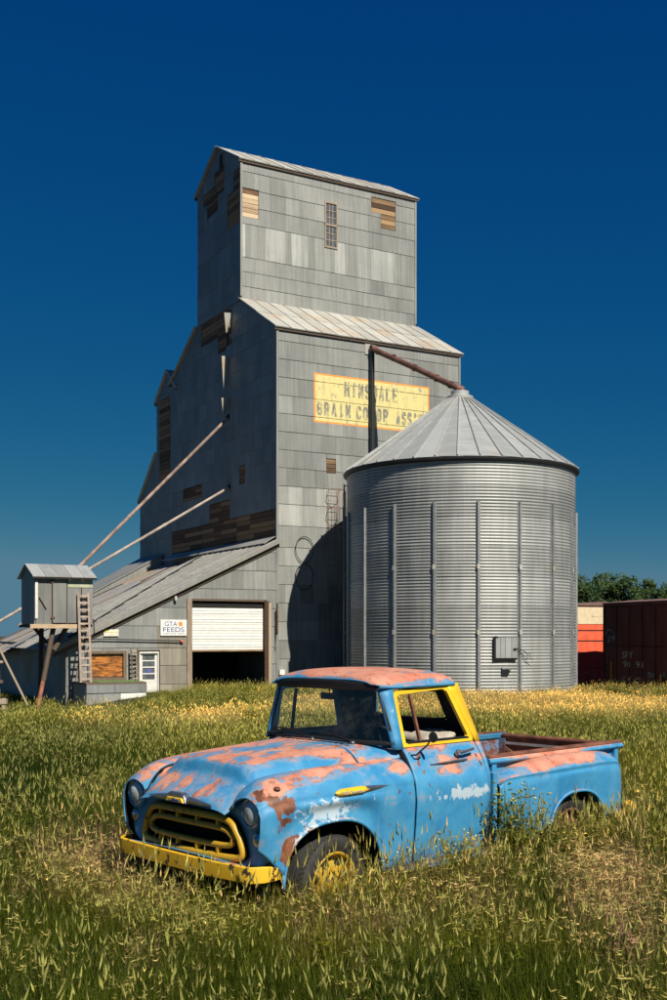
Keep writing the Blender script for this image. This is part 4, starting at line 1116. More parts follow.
def fender_fn(p, j):
    x, y, z = p
    if j > .66:       # lower side follows the wheel arch
        base = .52 if x < ARCX-ARCR+.02 else (.38 if x > ARCX+ARCR-.02 else .38)
        if x < -.40: base = .50 + max(0, (-.50-x))*.9
        bz = arch_z(x, base, ARCX, ARCZ, ARCR)
        top = z_at_066[0]
        q = (j-.66)/.34
        z = top + (bz-top)*q
    else: z_at_066[0] = z
    # shallow pressed line along the crown side
    if .60 < j < .70: y -= .010*sin((j-.60)/.10*pi)
    return (x, y, z)
z_at_066 = [0]
for side in (-1, 1):
    o = solid(loft(FST, 64, 36, side, fender_fn).build('fender', [M_PAINT, M_DARK], truck, smooth=True), .012, -1 if True else 1, 1)
    pts = []
    for k in range(29):
        a = pi*k/28; x = ARCX - ARCR*cos(a); pts.append((x, side*.925, arch_z(x, .40, ARCX, ARCZ, ARCR-.002)))
    pts[0] = (pts[0][0], side*.925, .50); pts[-1] = (pts[-1][0]+.02, side*.91, .40)
    MB().tube(pts, .014, 8).build('arch_lip', M_PAINT, o, smooth=True)
    # inner wheel well
    MB().lathe([(.60, -.30*1), (.60, .0)], 24, (ARCX, side*.60 + (.0 if side < 0 else .30), ARCZ), 'y', 0, pi).build('wheel_well', M_DARK, truck)
MB().box((-.50, -.55, .35), (.62, .55, .98)).build('engine_bay', M_DARK, truck)

# hood
H = [
 (-.745, [(0, .925), (.22, .922), (.40, .915), (.50, .905), (.545, .895)]),
 (-.715, [(0, .975), (.23, .972), (.41, .955), (.51, .930), (.553, .910)]),
 (-.66, [(0, 1.015), (.24, 1.012), (.42, .995), (.515, .970), (.560, .955)]),
 (-.565, [(0, 1.068), (.27, 1.065), (.44, 1.050), (.53, 1.038), (.577, 1.040)]),
 (-.505, [(0, 1.115), (.31, 1.108), (.45, 1.082), (.535, 1.058), (.582, 1.068)]),
 (-.455, [(0, 1.195), (.34, 1.186), (.46, 1.138), (.545, 1.085), (.588, 1.095)]),
 (-.37, [(0, 1.225), (.36, 1.217), (.475, 1.178), (.555, 1.108), (.594, 1.106)]),
 (-.15, [(0, 1.243), (.37, 1.236), (.49, 1.195), (.57, 1.126), (.612, 1.122)]),
 (.15, [(0, 1.260), (.38, 1.253), (.505, 1.212), (.59, 1.142), (.635, 1.130)]),
 (.50, [(0, 1.280), (.40, 1.273), (.52, 1.232), (.61, 1.158), (.660, 1.135)]),
]
HF = [(st[0], [(-p[0], p[1]) for p in st[1][::-1]] + st[1][1:]) for st in H]
solid(loft(HF, 60, 56).build('hood', [M_PAINT, M_DARK], truck, smooth=True), .012, -1, 1)
for side in (-1, 1):
    MB().tube([(a, side*(b+.004), c_+.004) for a, b, c_ in ((-.70, .556, .925), (-.66, .562, .965), (-.60, .572, 1.035), (-.52, .580, 1.085), (-.40, .592, 1.108), (-.15, .612, 1.128), (.15, .637, 1.136), (.50, .662, 1.141))], .009, 6).build('hood_gap_shade', M_DARK, truck)  # dark tube along the seam, drawn in for the gap's shadow line
# hood rear gap, cowl and the cowl vent
CF = [(.512, [(0, 1.281), (.40, 1.274), (.52, 1.235), (.61, 1.165), (.668, 1.150)]),
      (.62, [(0, 1.286), (.34, 1.281), (.52, 1.255), (.64, 1.19), (.70, 1.165)]),
      (.78, [(0, 1.290), (.36, 1.287), (.58, 1.280), (.70, 1.245), (.755, 1.185)]),
      (.83, [(0, 1.290), (.36, 1.287), (.60, 1.285), (.715, 1.265), (.775, 1.20)])]
CFF = [(st[0], [(-p[0], p[1]) for p in st[1][::-1]] + st[1][1:]) for st in CF]
solid(loft(CFF, 14, 56).build('cowl', [M_PAINT, M_DARK], truck, smooth=True), .012, -1, 1)
for k in range(14): MB().box((.565, -.44+k*.063, 1.2855), (.60, -.40+k*.063, 1.2895)).build('cowl_slot', M_DARK, truck)

# front panel round the grille
def rloop(hw_t, hw_m, hw_b, zt, zm, zb, n=40, ex=4.0):
    pts = []
    for k in range(n):
        a = 2*pi*k/n; cx, sz = cos(a), sin(a)
        u = abs(cx)**(2/ex) * (1 if cx >= 0 else -1); v = abs(sz)**(2/ex) * (1 if sz >= 0 else -1)
        z = zm + v*(zt-zm) if v > 0 else zm + v*(zm-zb)
        hw = hw_m + (hw_t-hw_m)*max(v, 0) + (hw_b-hw_m)*max(-v, 0)
        pts.append((u*hw, z))
    return pts
inner = rloop(.53, .63, .69, .875, .72, .555, 40, 6.0)
outl = []
for k in range(40):
    a = 2*pi*k/40; cx, sz = cos(a), sin(a)
    u = abs(cx)**.5 * (1 if cx >= 0 else -1); v = abs(sz)**.5 * (1 if sz >= 0 else -1)
    t = u*.905; z = (.76 + v*.26) if v > 0 else (.76 + v*.26)
    if v > 0 and abs(t) < .58: z = min(z, .925)
    if v > 0 and abs(t) >= .58: z = min(z, 1.03 - max(0, abs(t)-.74)*.75)
    outl.append((t, z))
m = MB(); rings = []
for q in range(7):
    f = q/6; s_ = -.625 - .035*sin(pi*min(1, f*1.1)) + (.0 if q else .012)
    rings.append([(s_ + .06*abs(o_[0]*(1-f)+i_[0]*f)**3, o_[0]*(1-f)+i_[0]*f, o_[1]*(1-f)+i_[1]*f) for o_, i_ in zip(outl, inner)])
m.v = [p for r in rings for p in r]; m.f = [(q*40+k, q*40+(k+1) % 40, (q+1)*40+(k+1) % 40, (q+1)*40+k) for q in range(6) for k in range(40)]
solid(m.build('front_panel', [M_PAINT, M_DARK], truck, smooth=True), .01, -1, 1)
MB().box((-.50, -.66, .50), (-.46, .66, .90)).build('radiator_baffle', M_DARK, truck)
# yellow grille: fat outer loop, inner loop, short uprights
gr = empty('grille', (0, 0, 0), 0, truck)
def gs(t): return -.675 + .10*abs(t)**2.2
lo = rloop(.50, .60, .66, .855, .72, .575, 72, 6.5)
MB().tube([(gs(t)-.005, t, z) for t, z in lo], .027, 10, closed=True).build('grille_surround', M_YEL_GR, gr, smooth=True)
li = rloop(.45, .53, .52, .780, .722, .655, 64, 6)
gm = MB().tube([(gs(t)-.0, t, z) for t, z in li], .022, 10, closed=True); gm.build('grille_inner_bar', M_YEL_GR, gr, smooth=True)
for t in (-.37, -.125, .125, .37):
    MB().box((gs(t)-.018, t-.014, .795), (gs(t)+.02, t+.014, .84)).build('grille_upright', M_YEL_GR, gr, bevel=.004)
    MB().box((gs(t)-.018, t-.014, .600), (gs(t)+.02, t+.014, .655)).build('grille_upright', M_YEL_GR, gr, bevel=.004)
# hood front trim with the emblem
wing = MB()
for sd in (-1, 1):
    st_ = [(-.752-.0+.012*abs(t), sd*t, z) for t, z in ((.05, .955), (.16, .952), (.28, .945), (.40, .938))]
    wing.tube(st_, [.026, .024, .018, .006], 10)
em = wing.build('hood_trim', M_CHROME, truck, smooth='auto')
MB().prism([(-.13, .925), (.13, .925), (.105, .985), (.07, 1.0), (-.07, 1.0), (-.105, .985)], -.788, -.735).build('emblem_block', M_CHROME, em, bevel=.01)
MB().prism([(-.115, .932), (.115, .932), (.09, .962), (-.09, .962)], -.800, -.782).build('emblem_plate', M_YEL_FR, em, bevel=.004)
MB().prism([(-.065, .937), (.065, .937), (.065, .944), (.018, .944), (.018, .957), (-.018, .957), (-.018, .950), (-.065, .950)], -.804, -.799).build('emblem_mark', M_BLUE, em)
# headlights and parking lamps
for side in (-1, 1):
    hl = empty('headlight', (0, 0, 0), 0, truck)
    c0 = (-.648, side*.745, .915)
    MB().lathe([(.125, .06), (.13, .02), (.118, -.012), (.100, -.016), (.092, .0)], 36, c0, 'x').build('bezel', M_PAINT, hl, smooth='auto')
    MB().lathe([(.090, .0), (.085, -.014), (.06, -.028), (.03, -.035), (0, -.037)], 32, c0, 'x').build('lens', simple('headlight_glass', (.46, .50, .52), .12, .0, .35, 10), hl, smooth='auto')
    MB().lathe([(.100, .005), (.104, -.010), (.095, -.022), (.088, -.014)], 36, c0, 'x').build('trim_ring', M_CHROME, hl, smooth='auto')
    pk_ = MB().lathe([(.052, .04), (.055, .0), (.045, -.018), (.038, -.02), (.02, -.034), (0, -.038)], 24, (-.625, side*.79, .735), 'x').build('parking_lamp', M_CHROME, truck, smooth='auto')
# bumper
prof = [(-.012, -.056), (.004, -.056), (.010, -.050), (.012, 0), (.010, .050), (.004, .056), (-.012, .056), (-.016, .052), (.0, .050), (.004, 0), (.0, -.050), (-.016, -.052)]
path = []
for k in range(61):
    u = -1 + 2*k/60; a = abs(u)
    t = u*.95; s_ = -.785 + .045*a**2 + .26*max(0, (a-.84)/.16)**2
    if a > .84: t = (1 if u > 0 else -1)*(.84*.95 + .12*.95*sin((a-.84)/.16*pi/2))
    path.append(Vector((s_, t, .515)))
m = MB(); N = len(prof)
for k, p in enumerate(path):
    d = (path[min(k+1, 60)] - path[max(k-1, 0)]).normalized(); n_ = Vector((-abs(d.y), d.x*(1 if d.y > 0 else -1), 0)).normalized()
    dent = .006*mnoise.noise(Vector((p.y*3, 0, 1)))
    sc = 1.0 if abs(-1+2*k/60) < .95 else 1-.35*(abs(-1+2*k/60)-.95)/.05
    m.v += [tuple(p + n_*(q[0]+dent) + Vector((0, 0, q[1]*sc + .004*mnoise.noise(Vector((p.y*2, 3, 1)))))) for q in prof]
m.f = [(k*N+i, k*N+(i+1) % N, (k+1)*N+(i+1) % N, (k+1)*N+i) for k in range(60) for i in range(N)] + [tuple(range(N)), tuple(60*N+i for i in range(N))]
m.build('front_bumper', M_YEL, truck, smooth='auto')
for yq in (-.58, .58): MB().box((-.74, yq-.04, .42), (-.60, yq+.04, .52)).build('bumper_iron', M_DARK, truck)
# blue valance under the grille
solid(loft([(-.74, [(-.84, .56), (-.4, .575), (0, .578), (.4, .575), (.84, .56)]), (-.58, [(-.88, .52), (-.4, .54), (0, .54), (.4, .54), (.88, .52)])], 4, 20).build('valance', M_PAINT, truck, smooth=True), .006)
# side emblem on the fender
m = MB(); L = 20
for k in range(L+1):
    u = k/L; xx = -.07 + .62*u; wv = .034*(sin(pi*min(1, u*1.15/ .6)/2) if u < .5 else 1-((u-.5)/.5)**1.2*.9) * (1 if u > .02 else .2); zc = 1.015 + .010*u
    yb = -.905 - .022*sin(pi*u)
    m.v += [(xx, -.88, zc-wv*.9), (xx, yb-.012, zc-wv*.7), (xx, yb-.018, zc), (xx, yb-.008, zc+wv*.7), (xx, -.87, zc+wv*.9)]
m.f = [(k*5+i, (k+1)*5+i, (k+1)*5+i+1, k*5+i+1) for k in range(L) for i in range(4)]
eb = m.build('side_emblem', M_CHROME, truck, smooth='auto')
m = MB()
for k in range(13):
    u = k/12; xx = -.045 + .33*u; wv = .027*sqrt(max(0, 1-(2*u-1)**4)) + .002; zc = 1.016 + .010*(xx+.07)/.62
    m.v += [(xx, -.942-.006*sin(pi*u), zc-wv), (xx, -.952-.006*sin(pi*u), zc), (xx, -.936-.006*sin(pi*u), zc+wv)]
m.f = [(k*3+i, (k+1)*3+i, (k+1)*3+i+1, k*3+i+1) for k in range(12) for i in range(2)]
solid(m.build('emblem_inlay', M_YEL_FR, eb, smooth=True), .01)
text_mesh('3100 Chevrolet', simple('emblem_script', (.55, .50, .38), .5), eb, 'script', .23, .022, (-.005, -.960, 1.006), (1, 0, 0), (0, 0, 1), .003)
# scrape marks of loose wire/aerial base on the fender
MB().lathe([(0, .02), (.022, .016), (.03, 0)], 16, (-.50, -.86, 1.075)).build('fender_fitting', M_RUST, truck, smooth='auto')

# cab: doors
DS = lambda x, dz=0: [(.760, 1.270), (.800, 1.235), (.848, 1.165), (.890, 1.085), (.925, .968), (.914, .72), (.885, .40)]
def door_fn(p, j):
    x, y, z = p
    # pressed swell of the lower door that continues the fender line
    zc = 1.02 - .55*max(0, (1.05-x))**1.6*2.2
    y += .012/(1+math.exp(-(zc-z)*60)) if z < 1.1 else 0
    return (x, y, z)
for side in (-1, 1):
    d = empty('door', (0, 0, 0), 0, truck)
    solid(loft([(.815, DS(0)), (1.1, DS(0)), (1.4, DS(0)), (1.665, [(a-.004, b) for a, b in DS(0)])], 26, 44, side, door_fn).build('door_skin', [M_PAINT, M_LINE], d, smooth=True), .02, -1, 1)
    # window frame: yellow on the near door, blue on the far one
    fm = M_YEL_FR if side < 0 else M_PAINT
    o_ = [(.825, 1.265), (.815, 1.655), (.845, 1.690), (1.42, 1.718), (1.475, 1.70), (1.655, 1.29), (1.64, 1.265)]
    i_ = [(.862, 1.294), (.850, 1.640), (.872, 1.662), (1.395, 1.690), (1.440, 1.668), (1.595, 1.318), (1.578, 1.294)]
    def yy(z): return .765 - (z-1.28)*.245
    m = MB(); n = len(o_)
    m.v = [(a, side*(yy(z)+.012), z) for a, z in o_] + [(a, side*(yy(z)+.012), z) for a, z in i_] + [(a, side*(yy(z)-.02), z) for a, z in o_] + [(a, side*(yy(z)-.02), z) for a, z in i_]
    for k in range(n):
        q = (k+1) % n
        m.f += [(k, q, n+q, n+k), (2*n+k, 3*n+k, 3*n+q, 2*n+q), (n+k, n+q, 3*n+q, 3*n+k), (k, 2*n+k, 2*n+q, q)]
    m.build('window_frame', fm, d, bevel=.005)
    MB().beam((1.035, side*(yy(1.30)-.005), 1.30), (1.01, side*(yy(1.66)-.005), 1.66), .022, .022).build('vent_post', M_SEAL if side > 0 else M_RUST, d)
    MB().box((.88, side*.755-.02, 1.285), (1.60, side*.755+.02, 1.305)).build('window_sill', M_SEAL, d)
    if side < 0:
        # handle, trim spear
        MB().tube([(1.36, -.852, 1.195), (1.36, -.885, 1.20), (1.42, -.895, 1.205), (1.52, -.885, 1.215), (1.545, -.875, 1.218)], [.018, .018, .013, .012, .005], 10).build('handle', M_CHROME, d, smooth='auto')
        MB().lathe([(.028, 0), (.024, -.012), (0, -.016)], 16, (1.36, -.862, 1.195), 'y').build('handle_base', M_CHROME, d, smooth='auto')
        MB().tube([(1.02, -.875, 1.128), (1.2, -.883, 1.132), (1.42, -.880, 1.138), (1.46, -.878, 1.140)], [.003, .009, .009, .004], 8).build('trim_spear', M_CHROME, d, smooth='auto')
        MB().tube([(.86, -.80, 1.205), (.87, -.87, 1.215), (.90, -.95, 1.29), (.925, -.97, 1.335)], .007, 8).build('mirror_arm', M_SEAL, d, smooth='auto')
        MB().lathe([(0, .022), (.03, .016), (.042, .0), (.042, -.006), (0, -.008)], 20, (.955, -.965, 1.35), 'x').build('mirror_head', M_SEAL, d, smooth='auto')
        MB().lathe([(.028, 0), (.022, -.02), (0, -.022)], 14, (.86, -.79, 1.205), 'y').build('mirror_base', M_SEAL, d, smooth='auto')
    # dark door gaps
    gp = MB()
    for xg in (.8075, 1.672):
        gp.add([(xg-.004, side*(p[0]-.015), p[1]) for p in DS(0)] + [(xg+.004, side*(p[0]-.015), p[1]) for p in DS(0)] + [(xg-.004, side*(p[0]-.09), p[1]) for p in DS(0)] + [(xg+.004, side*(p[0]-.09), p[1]) for p in DS(0)],
               [(i, i+1, 8+i, 7+i) for i in range(6)] + [(14+i, 15+i, 22+i, 21+i) for i in range(6)] + [(i, i+1, 15+i, 14+i) for i in range(6)])
    gp.build('door_gap', M_DARK, d)
    # rear quarter, wrapping into the back wall
    QS = [(1.680, [(a-.004, b) for a, b in DS(0)]), (1.74, [(.748, 1.270), (.785, 1.235), (.825, 1.165), (.86, 1.085), (.885, .968), (.872, .72), (.845, .40)]),
          (1.785, [(.70, 1.272), (.725, 1.237), (.745, 1.165), (.76, 1.085), (.775, .968), (.765, .72), (.745, .40)]),
          (1.80, [(.56, 1.275), (.57, 1.238), (.58, 1.165), (.58, 1.085), (.58, .968), (.58, .72), (.58, .40)])]
    solid(loft(QS, 16, 30, side).build('cab_corner', [M_PAINT, M_LINE], truck, smooth=True), .015, -1, 1)
    # rear pillar (yellow on the near side)
    def pil(z): return 1.665 - (z-1.28)*.475
    m = MB(); cols = []
    for z in (1.262, 1.34, 1.42, 1.50, 1.58, 1.66, 1.735):
        s0 = pil(z)+.003; y0 = yy(z)+.013; s3 = 1.80 - (z-1.28)*.32
        cols.append([(s0, y0, z), (s0+.035, y0-.004, z), (max(s0+.07, s3-.035), y0-.028, z), (s3-.004, y0-.085, z), (s3+.004, y0-.17, z), (s3+.008, y0-.33, z)])
    q = 6; m.v = [(a, side*b, c_) for r in cols for a, b, c_ in r]
    m.f = [(i*q+j, (i+1)*q+j, (i+1)*q+j+1, i*q+j+1) for i in range(len(cols)-1) for j in range(q-1)]
    solid(m.build('rear_pillar', [M_YEL_FR if side < 0 else M_PAINT, M_LINE], truck, smooth=True), .02, -1, 1)
    # windshield pillar
    m = MB(); cols = []
    for k in range(7):
        f = k/6; z = 1.255 + .475*f; s0 = .755 - .005*f; yb_ = .765 - .165*f
        cols.append([(s0-.015, yb_-.028, z), (s0-.012, yb_-.005, z), (s0+.018, yb_+.022-.0*f, z), (.824-.006*f, yy(z)+.010, z), (.830-.006*f, yy(z)-.03, z)])
    q = 5; m.v = [(a, side*b, c_) for r in cols for a, b, c_ in r]
    m.f = [(i*q+j, (i+1)*q+j, (i+1)*q+j+1, i*q+j+1) for i in range(6) for j in range(q-1)]
    solid(m.build('windshield_pillar', [M_PAINT, M_LINE], truck, smooth=True), .02, -1, 1)
# roof
RS = [(.692, [(0, 1.772), (.30, 1.770), (.44, 1.764), (.51, 1.754), (.550, 1.744)]),
      (.699, [(0, 1.788), (.30, 1.785), (.45, 1.776), (.53, 1.764), (.575, 1.745)]),
      (.735, [(0, 1.812), (.30, 1.808), (.48, 1.795), (.57, 1.772), (.622, 1.740)]),
      (.90, [(0, 1.843), (.30, 1.838), (.51, 1.820), (.62, 1.785), (.672, 1.732)]),
      (1.15, [(0, 1.855), (.30, 1.850), (.51, 1.832), (.62, 1.795), (.674, 1.735)]),
      (1.40, [(0, 1.850), (.30, 1.845), (.51, 1.826), (.62, 1.792), (.672, 1.738)]),
      (1.56, [(0, 1.835), (.30, 1.828), (.49, 1.808), (.60, 1.778), (.650, 1.737)]),
      (1.645, [(0, 1.805), (.28, 1.798), (.44, 1.780), (.54, 1.758), (.585, 1.733)]),
      (1.675, [(0, 1.745), (.26, 1.742), (.40, 1.735), (.46, 1.728), (.50, 1.720)])]
RF = [(st[0], [(-p[0], p[1]) for p in st[1][::-1]] + st[1][1:]) for st in RS]
solid(loft(RF, 44, 52).build('roof', [M_ROOFP, M_LINE], truck, smooth=True), .015, -1, 1)
for side in (-1, 1):
    MB().tube([(.72, side*.625, 1.724), (.85, side*.682, 1.722), (1.15, side*.690, 1.726), (1.42, side*.684, 1.728), (1.55, side*.66, 1.727), (1.63, side*.60, 1.722)], .013, 8).build('drip_rail', M_PAINT, truck, smooth=True)
# black header band and windshield
def wsb(t): return .760 - .100*(1-(abs(t)/.72)**2.6)
def wst(t): return .755 - .065*(1-(abs(t)/.62)**2.6)
m = MB(); NT, NZ = 30, 8
for j in range(NZ+1):
    f = j/NZ
    for i in range(NT+1):
        u = -1+2*i/NT; t = u*(.742-.150*f); m.v.append((wsb(u*.72)*(1-f)+wst(u*.62)*f, t, 1.292+.005*(1-u*u)+.420*f))
m.f = [(j*(NT+1)+i, j*(NT+1)+i+1, (j+1)*(NT+1)+i+1, (j+1)*(NT+1)+i) for j in range(NZ) for i in range(NT)]
m.build('windshield', M_GLASS, truck, smooth=True)
seal = [(wsb(u*.72), u*.742, 1.294) for u in [-1+2*i/20 for i in range(21)]] + [(.760*(1-f)+.755*f, .742-.150*f, 1.294+.416*f) for f in (.25, .5, .75)] + \
       [(wst(u*.62), u*.592, 1.712) for u in [1-2*i/20 for i in range(21)]] + [(.760*f+.755*(1-f), -(.592+.150*f), 1.710-.416*f) for f in (.25, .5, .75)]
MB().tube(seal, .019, 8, closed=True).build('windshield_seal', M_SEAL, truck, smooth=True)
solid(loft([(0, [(-.595, 1.700), (0, 1.712), (.595, 1.700)]), (1, [(-.565, 1.748), (0, 1.775), (.565, 1.748)])], 3, 24, 1,
     lambda p, j: (wst((j*2-1)*.62) - .012 - .008*p[0], p[1], p[2])).build('header_band', M_SEAL, truck, smooth=True), .01)
# wipers
for sg, x_ in ((-1, .12), (1, .12)):
    y0 = -.28 if sg < 0 else .18
    MB().tube([(.655, y0-.12, 1.295), (.665, y0+.10, 1.335), (.675, y0+.30, 1.345)], .007, 6).tube([(.668, y0+.02, 1.340), (.672, y0+.25, 1.352), (.69, y0+.42, 1.350)], .006, 6).build('wiper', M_SEAL, truck, smooth='auto')
    MB().lathe([(0, .02), (.018, .014), (.022, 0)], 12, (.65, y0-.12, 1.285)).build('wiper_pivot', M_CHROME, truck, smooth='auto')
# back wall with window
bk = MB()
def bs(z): return 1.795 - (z-1.28)*.32
def bslab(y0, y1, z0, z1):
    bk.add([(bs(z0), y0, z0), (bs(z0), y1, z0), (bs(z1), y1, z1), (bs(z1), y0, z1), (bs(z0)-.02, y0, z0), (bs(z0)-.02, y1, z0), (bs(z1)-.02, y1, z1), (bs(z1)-.02, y0, z1)],
           [(0,1,2,3), (7,6,5,4), (0,4,5,1), (1,5,6,2), (2,6,7,3), (3,7,4,0)])
bslab(-.60, .60, .95, 1.41); bslab(-.60, -.43, 1.41, 1.66); bslab(.43, .60, 1.41, 1.66); bslab(-.52, .52, 1.66, 1.745)
bk.build('back_panel', M_LINE, truck)
MB().box((1.765, -.60, .40), (1.80, .60, .96)).build('back_panel', M_PAINT, truck)
MB().tube([(bs(z)+.004, y, z) for y, z in rloop(.43, .43, .43, 1.66, 1.535, 1.41, 32, 7)], .012, 6, closed=True).build('rear_window_seal', M_SEAL, truck, smooth=True)
MB().add([(bs(1.41)-.008, -.40, 1.41), (bs(1.41)-.008, .40, 1.41), (bs(1.66)-.008, .40, 1.66), (bs(1.66)-.008, -.40, 1.66)], [(0,1,2,3)]).build('rear_window', M_GLASS, truck)
# floor, dash, seat, wheel, mirror inside
MB().box((.62, -.84, .40), (1.76, .84, .46)).build('cab_floor', M_LINE, truck)
MB().box((.60, -.80, .46), (.66, .80, 1.12)).build('firewall', M_LINE, truck)
ds_ = loft([(.74, [(-.74, 1.262), (0, 1.275), (.74, 1.262)]), (.90, [(-.74, 1.250), (0, 1.262), (.74, 1.250)]), (.955, [(-.74, 1.21), (0, 1.22), (.74, 1.21)]), (.945, [(-.74, 1.05), (0, 1.05), (.74, 1.05)])], 12, 10)
solid(ds_.build('dashboard', simple('dash_grey_blue', (.035, .05, .07), .6), truck, smooth=True), .01)
M_SEAT = simple('torn_seat_cloth', (.40, .36, .30), .9, 0, .25, 8); M_SEATD = simple('dark_seat_vinyl', (.035, .032, .030), .7)
st_ = empty('bench_seat', (0, 0, 0), 0, truck)
MB().box((1.12, -.68, .62), (1.62, .68, .84)).build('cushion', M_SEATD, st_, bevel=.04, smooth='auto')
MB().prism([(1.50, .84), (1.58, 1.30), (1.66, 1.31), (1.70, .84)], -.66, .66, 'xz').build('backrest', M_SEATD, st_, bevel=.03, smooth='auto')
m = MB()
for i in range(9):
    for j in range(7):
        x_ = 1.22+.045*i; y_ = -.66+.06*j; m.v.append((x_, y_, 1.27+.035*math.sin(i*.8)+.045*mnoise.noise(Vector((x_*9, y_*9, 0)))+.05*i/8-.02*abs(j-3)/3))
m.f = [(i*7+j, (i+1)*7+j, (i+1)*7+j+1, i*7+j+1) for i in range(8) for j in range(6)]
solid(m.build('torn_cover', M_SEAT, st_, smooth=True), .03)
sw = empty('steering_wheel', (0, 0, 0), 0, truck)
cc_ = Vector((1.06, -.36, 1.24)); ax = Vector((.82, 0, .57)).normalized(); e1 = Vector((0, 1, 0)); e2 = ax.cross(e1)
MB().tube([cc_ + (e1*cos(a) + e2*sin(a))*.205 for a in [2*pi*k/36 for k in range(36)]], .013, 8, closed=True).build('rim', M_SEAL, sw, smooth=True)
for a in (radians(90), radians(210), radians(330)): MB().tube([cc_ - ax*.03, cc_ + (e1*cos(a) + e2*sin(a))*.2], .009, 6).build('spoke', M_SEAL, sw)
MB().tube([cc_ + ax*.0, cc_ - ax*.40], [.035, .022], 10).build('column', M_SEAL, sw, smooth='auto')
MB().box((.80, -.07, 1.60), (.815, .13, 1.655)).build('rear_view_mirror', M_SEAL, truck, bevel=.006)
MB().tube([(.815, .03, 1.65), (.80, .03, 1.72)], .006, 6).build('mirror_stem', M_SEAL, truck)

# running board
for side in (-1, 1):
    MB().box((.60, side*.86-.09, .36), (1.92, side*.86+.09, .40)).build('running_board', M_PAINT, truck, bevel=.01)

for side in (-1, 1): MB().box((1.812, side*.78-.085, .40), (1.862, side*.78+.085, 1.0)).build('bed_corner', M_PAINT, truck, bevel=.012)
# bed
bed = empty('bed', (0, 0, 0), 0, truck)
B0, B1, BY = 1.93, 3.87, .69
MB().box((B0, -BY, .60), (B1, BY, .64)).build('bed_floor', M_TIMBER_DK, bed)
for k in range(8): MB().box((B0+.02, -BY+.02+k*.172, .641), (B1-.02, -BY+.02+k*.172+.165, .655)).build('floor_plank', M_BOARD_DK, bed)
for side in (-1, 1):
    MB().box((B0, side*BY-.012, .56), (B1, side*BY+.012, 1.055)).build('side_panel', M_PAINT if side < 0 else M_RUSTBLUE, bed)
    MB().prism([(side*(BY-.03), 1.050), (side*(BY+.01), 1.040), (side*(BY+.055), 1.045), (side*(BY+.070), 1.065), (side*(BY+.055), 1.092), (side*(BY-.01), 1.115), (side*(BY-.045), 1.100)], B0-.02, B1+.06).build('side_rail', M_PAINT, bed, bevel=.008)
    MB().prism([(side*(BY-.040), 1.104), (side*(BY+.0), 1.117), (side*(BY+.050), 1.098), (side*(BY+.052), 1.102), (side*(BY+.0), 1.1225), (side*(BY-.042), 1.110)], B0-.018, B1+.058).build('rail_top', M_RUST, bed)
    for xx in (B0+.02, B1-.07): MB().box((xx, side*BY-(.0 if side > 0 else .05), .56), (xx+.06, side*BY+(.05 if side > 0 else 0), 1.045)).build('stake_post', M_PAINT, bed, bevel=.005)
MB().box((B0-.015, -BY, .56), (B0+.015, BY, 1.07)).build('front_panel', M_RUSTBLUE, bed)
tg = MB().box((B1-.012, -BY+.01, .64), (B1+.014, BY-.01, 1.06)).build('tailgate', M_RUST, bed)
MB().tube([(B1, -BY+.01, 1.075), (B1, BY-.01, 1.075)], .026, 10).build('gate_top_roll', M_RUST, tg, smooth='auto')
MB().box((B1-.022, -BY+.05, .99), (B1-.013, BY-.05, 1.015)).build('gate_light_bar', simple('grey_steel_strip', (.35, .34, .33), .6), tg)
for (y0, z0, y1, z1) in ((.66, .98, .1, .68), (.66, .68, .1, .98), (-.66, .98, -.1, .68), (-.66, .68, -.1, .98)):
    MB().beam((B1-.018, y0, z0), (B1-.018, y1, z1), .035, .012, (1, 0, 0)).build('gate_brace', simple('rust_light', (.22, .11, .07), .8), tg)
MB().box((B1-.03, BY-.09, .64), (B1-.014, BY-.01, 1.05)).build('gate_edge', M_RUSTBLUE, tg)
# rear fenders
RST = [(1.86, [(.71, .86), (.76, .895), (.82, .905), (.875, .90), (.895, .885), (.895, .70), (.885, .44)]),
       (1.95, [(.71, .93), (.76, .965), (.83, .965), (.89, .945), (.915, .915), (.915, .72), (.905, .44)]),
       (2.10, [(.71, .985), (.76, 1.010), (.84, 1.005), (.91, .965), (.932, .920), (.93, .72), (.92, .44)]),
       (2.35, [(.71, 1.025), (.77, 1.045), (.855, 1.035), (.93, .98), (.952, .925), (.95, .74), (.94, .44)]),
       (2.70, [(.71, 1.045), (.77, 1.068), (.86, 1.058), (.945, .995), (.968, .932), (.965, .76), (.955, .44)]),
       (3.05, [(.71, 1.048), (.77, 1.072), (.86, 1.062), (.945, 1.00), (.968, .936), (.965, .76), (.955, .44)]),
       (3.35, [(.71, 1.035), (.77, 1.058), (.855, 1.048), (.93, .992), (.952, .935), (.95, .74), (.94, .46)]),
       (3.56, [(.71, 1.005), (.76, 1.028), (.84, 1.015), (.905, .97), (.925, .920), (.925, .72), (.915, .47)]),
       (3.67, [(.71, .93), (.75, .945), (.81, .935), (.865, .91), (.885, .87), (.89, .70), (.88, .50)]),
       (3.70, [(.71, .84), (.74, .85), (.78, .84), (.82, .82), (.84, .80), (.85, .68), (.85, .52)])]
def rf_fn(p, j):
    x, y, z = p
    if j > .68:
        base = .44 if x < 2.5 else .48
        bz = arch_z(x, base, 2.87, .33, .43, 2.5); q = (j-.68)/.32
        z = z_at_066[0] + (bz-z_at_066[0])*q
    else: z_at_066[0] = z
    if .60 < j < .70: y -= .012*sin((j-.60)/.10*pi)
    return (x, y, z)
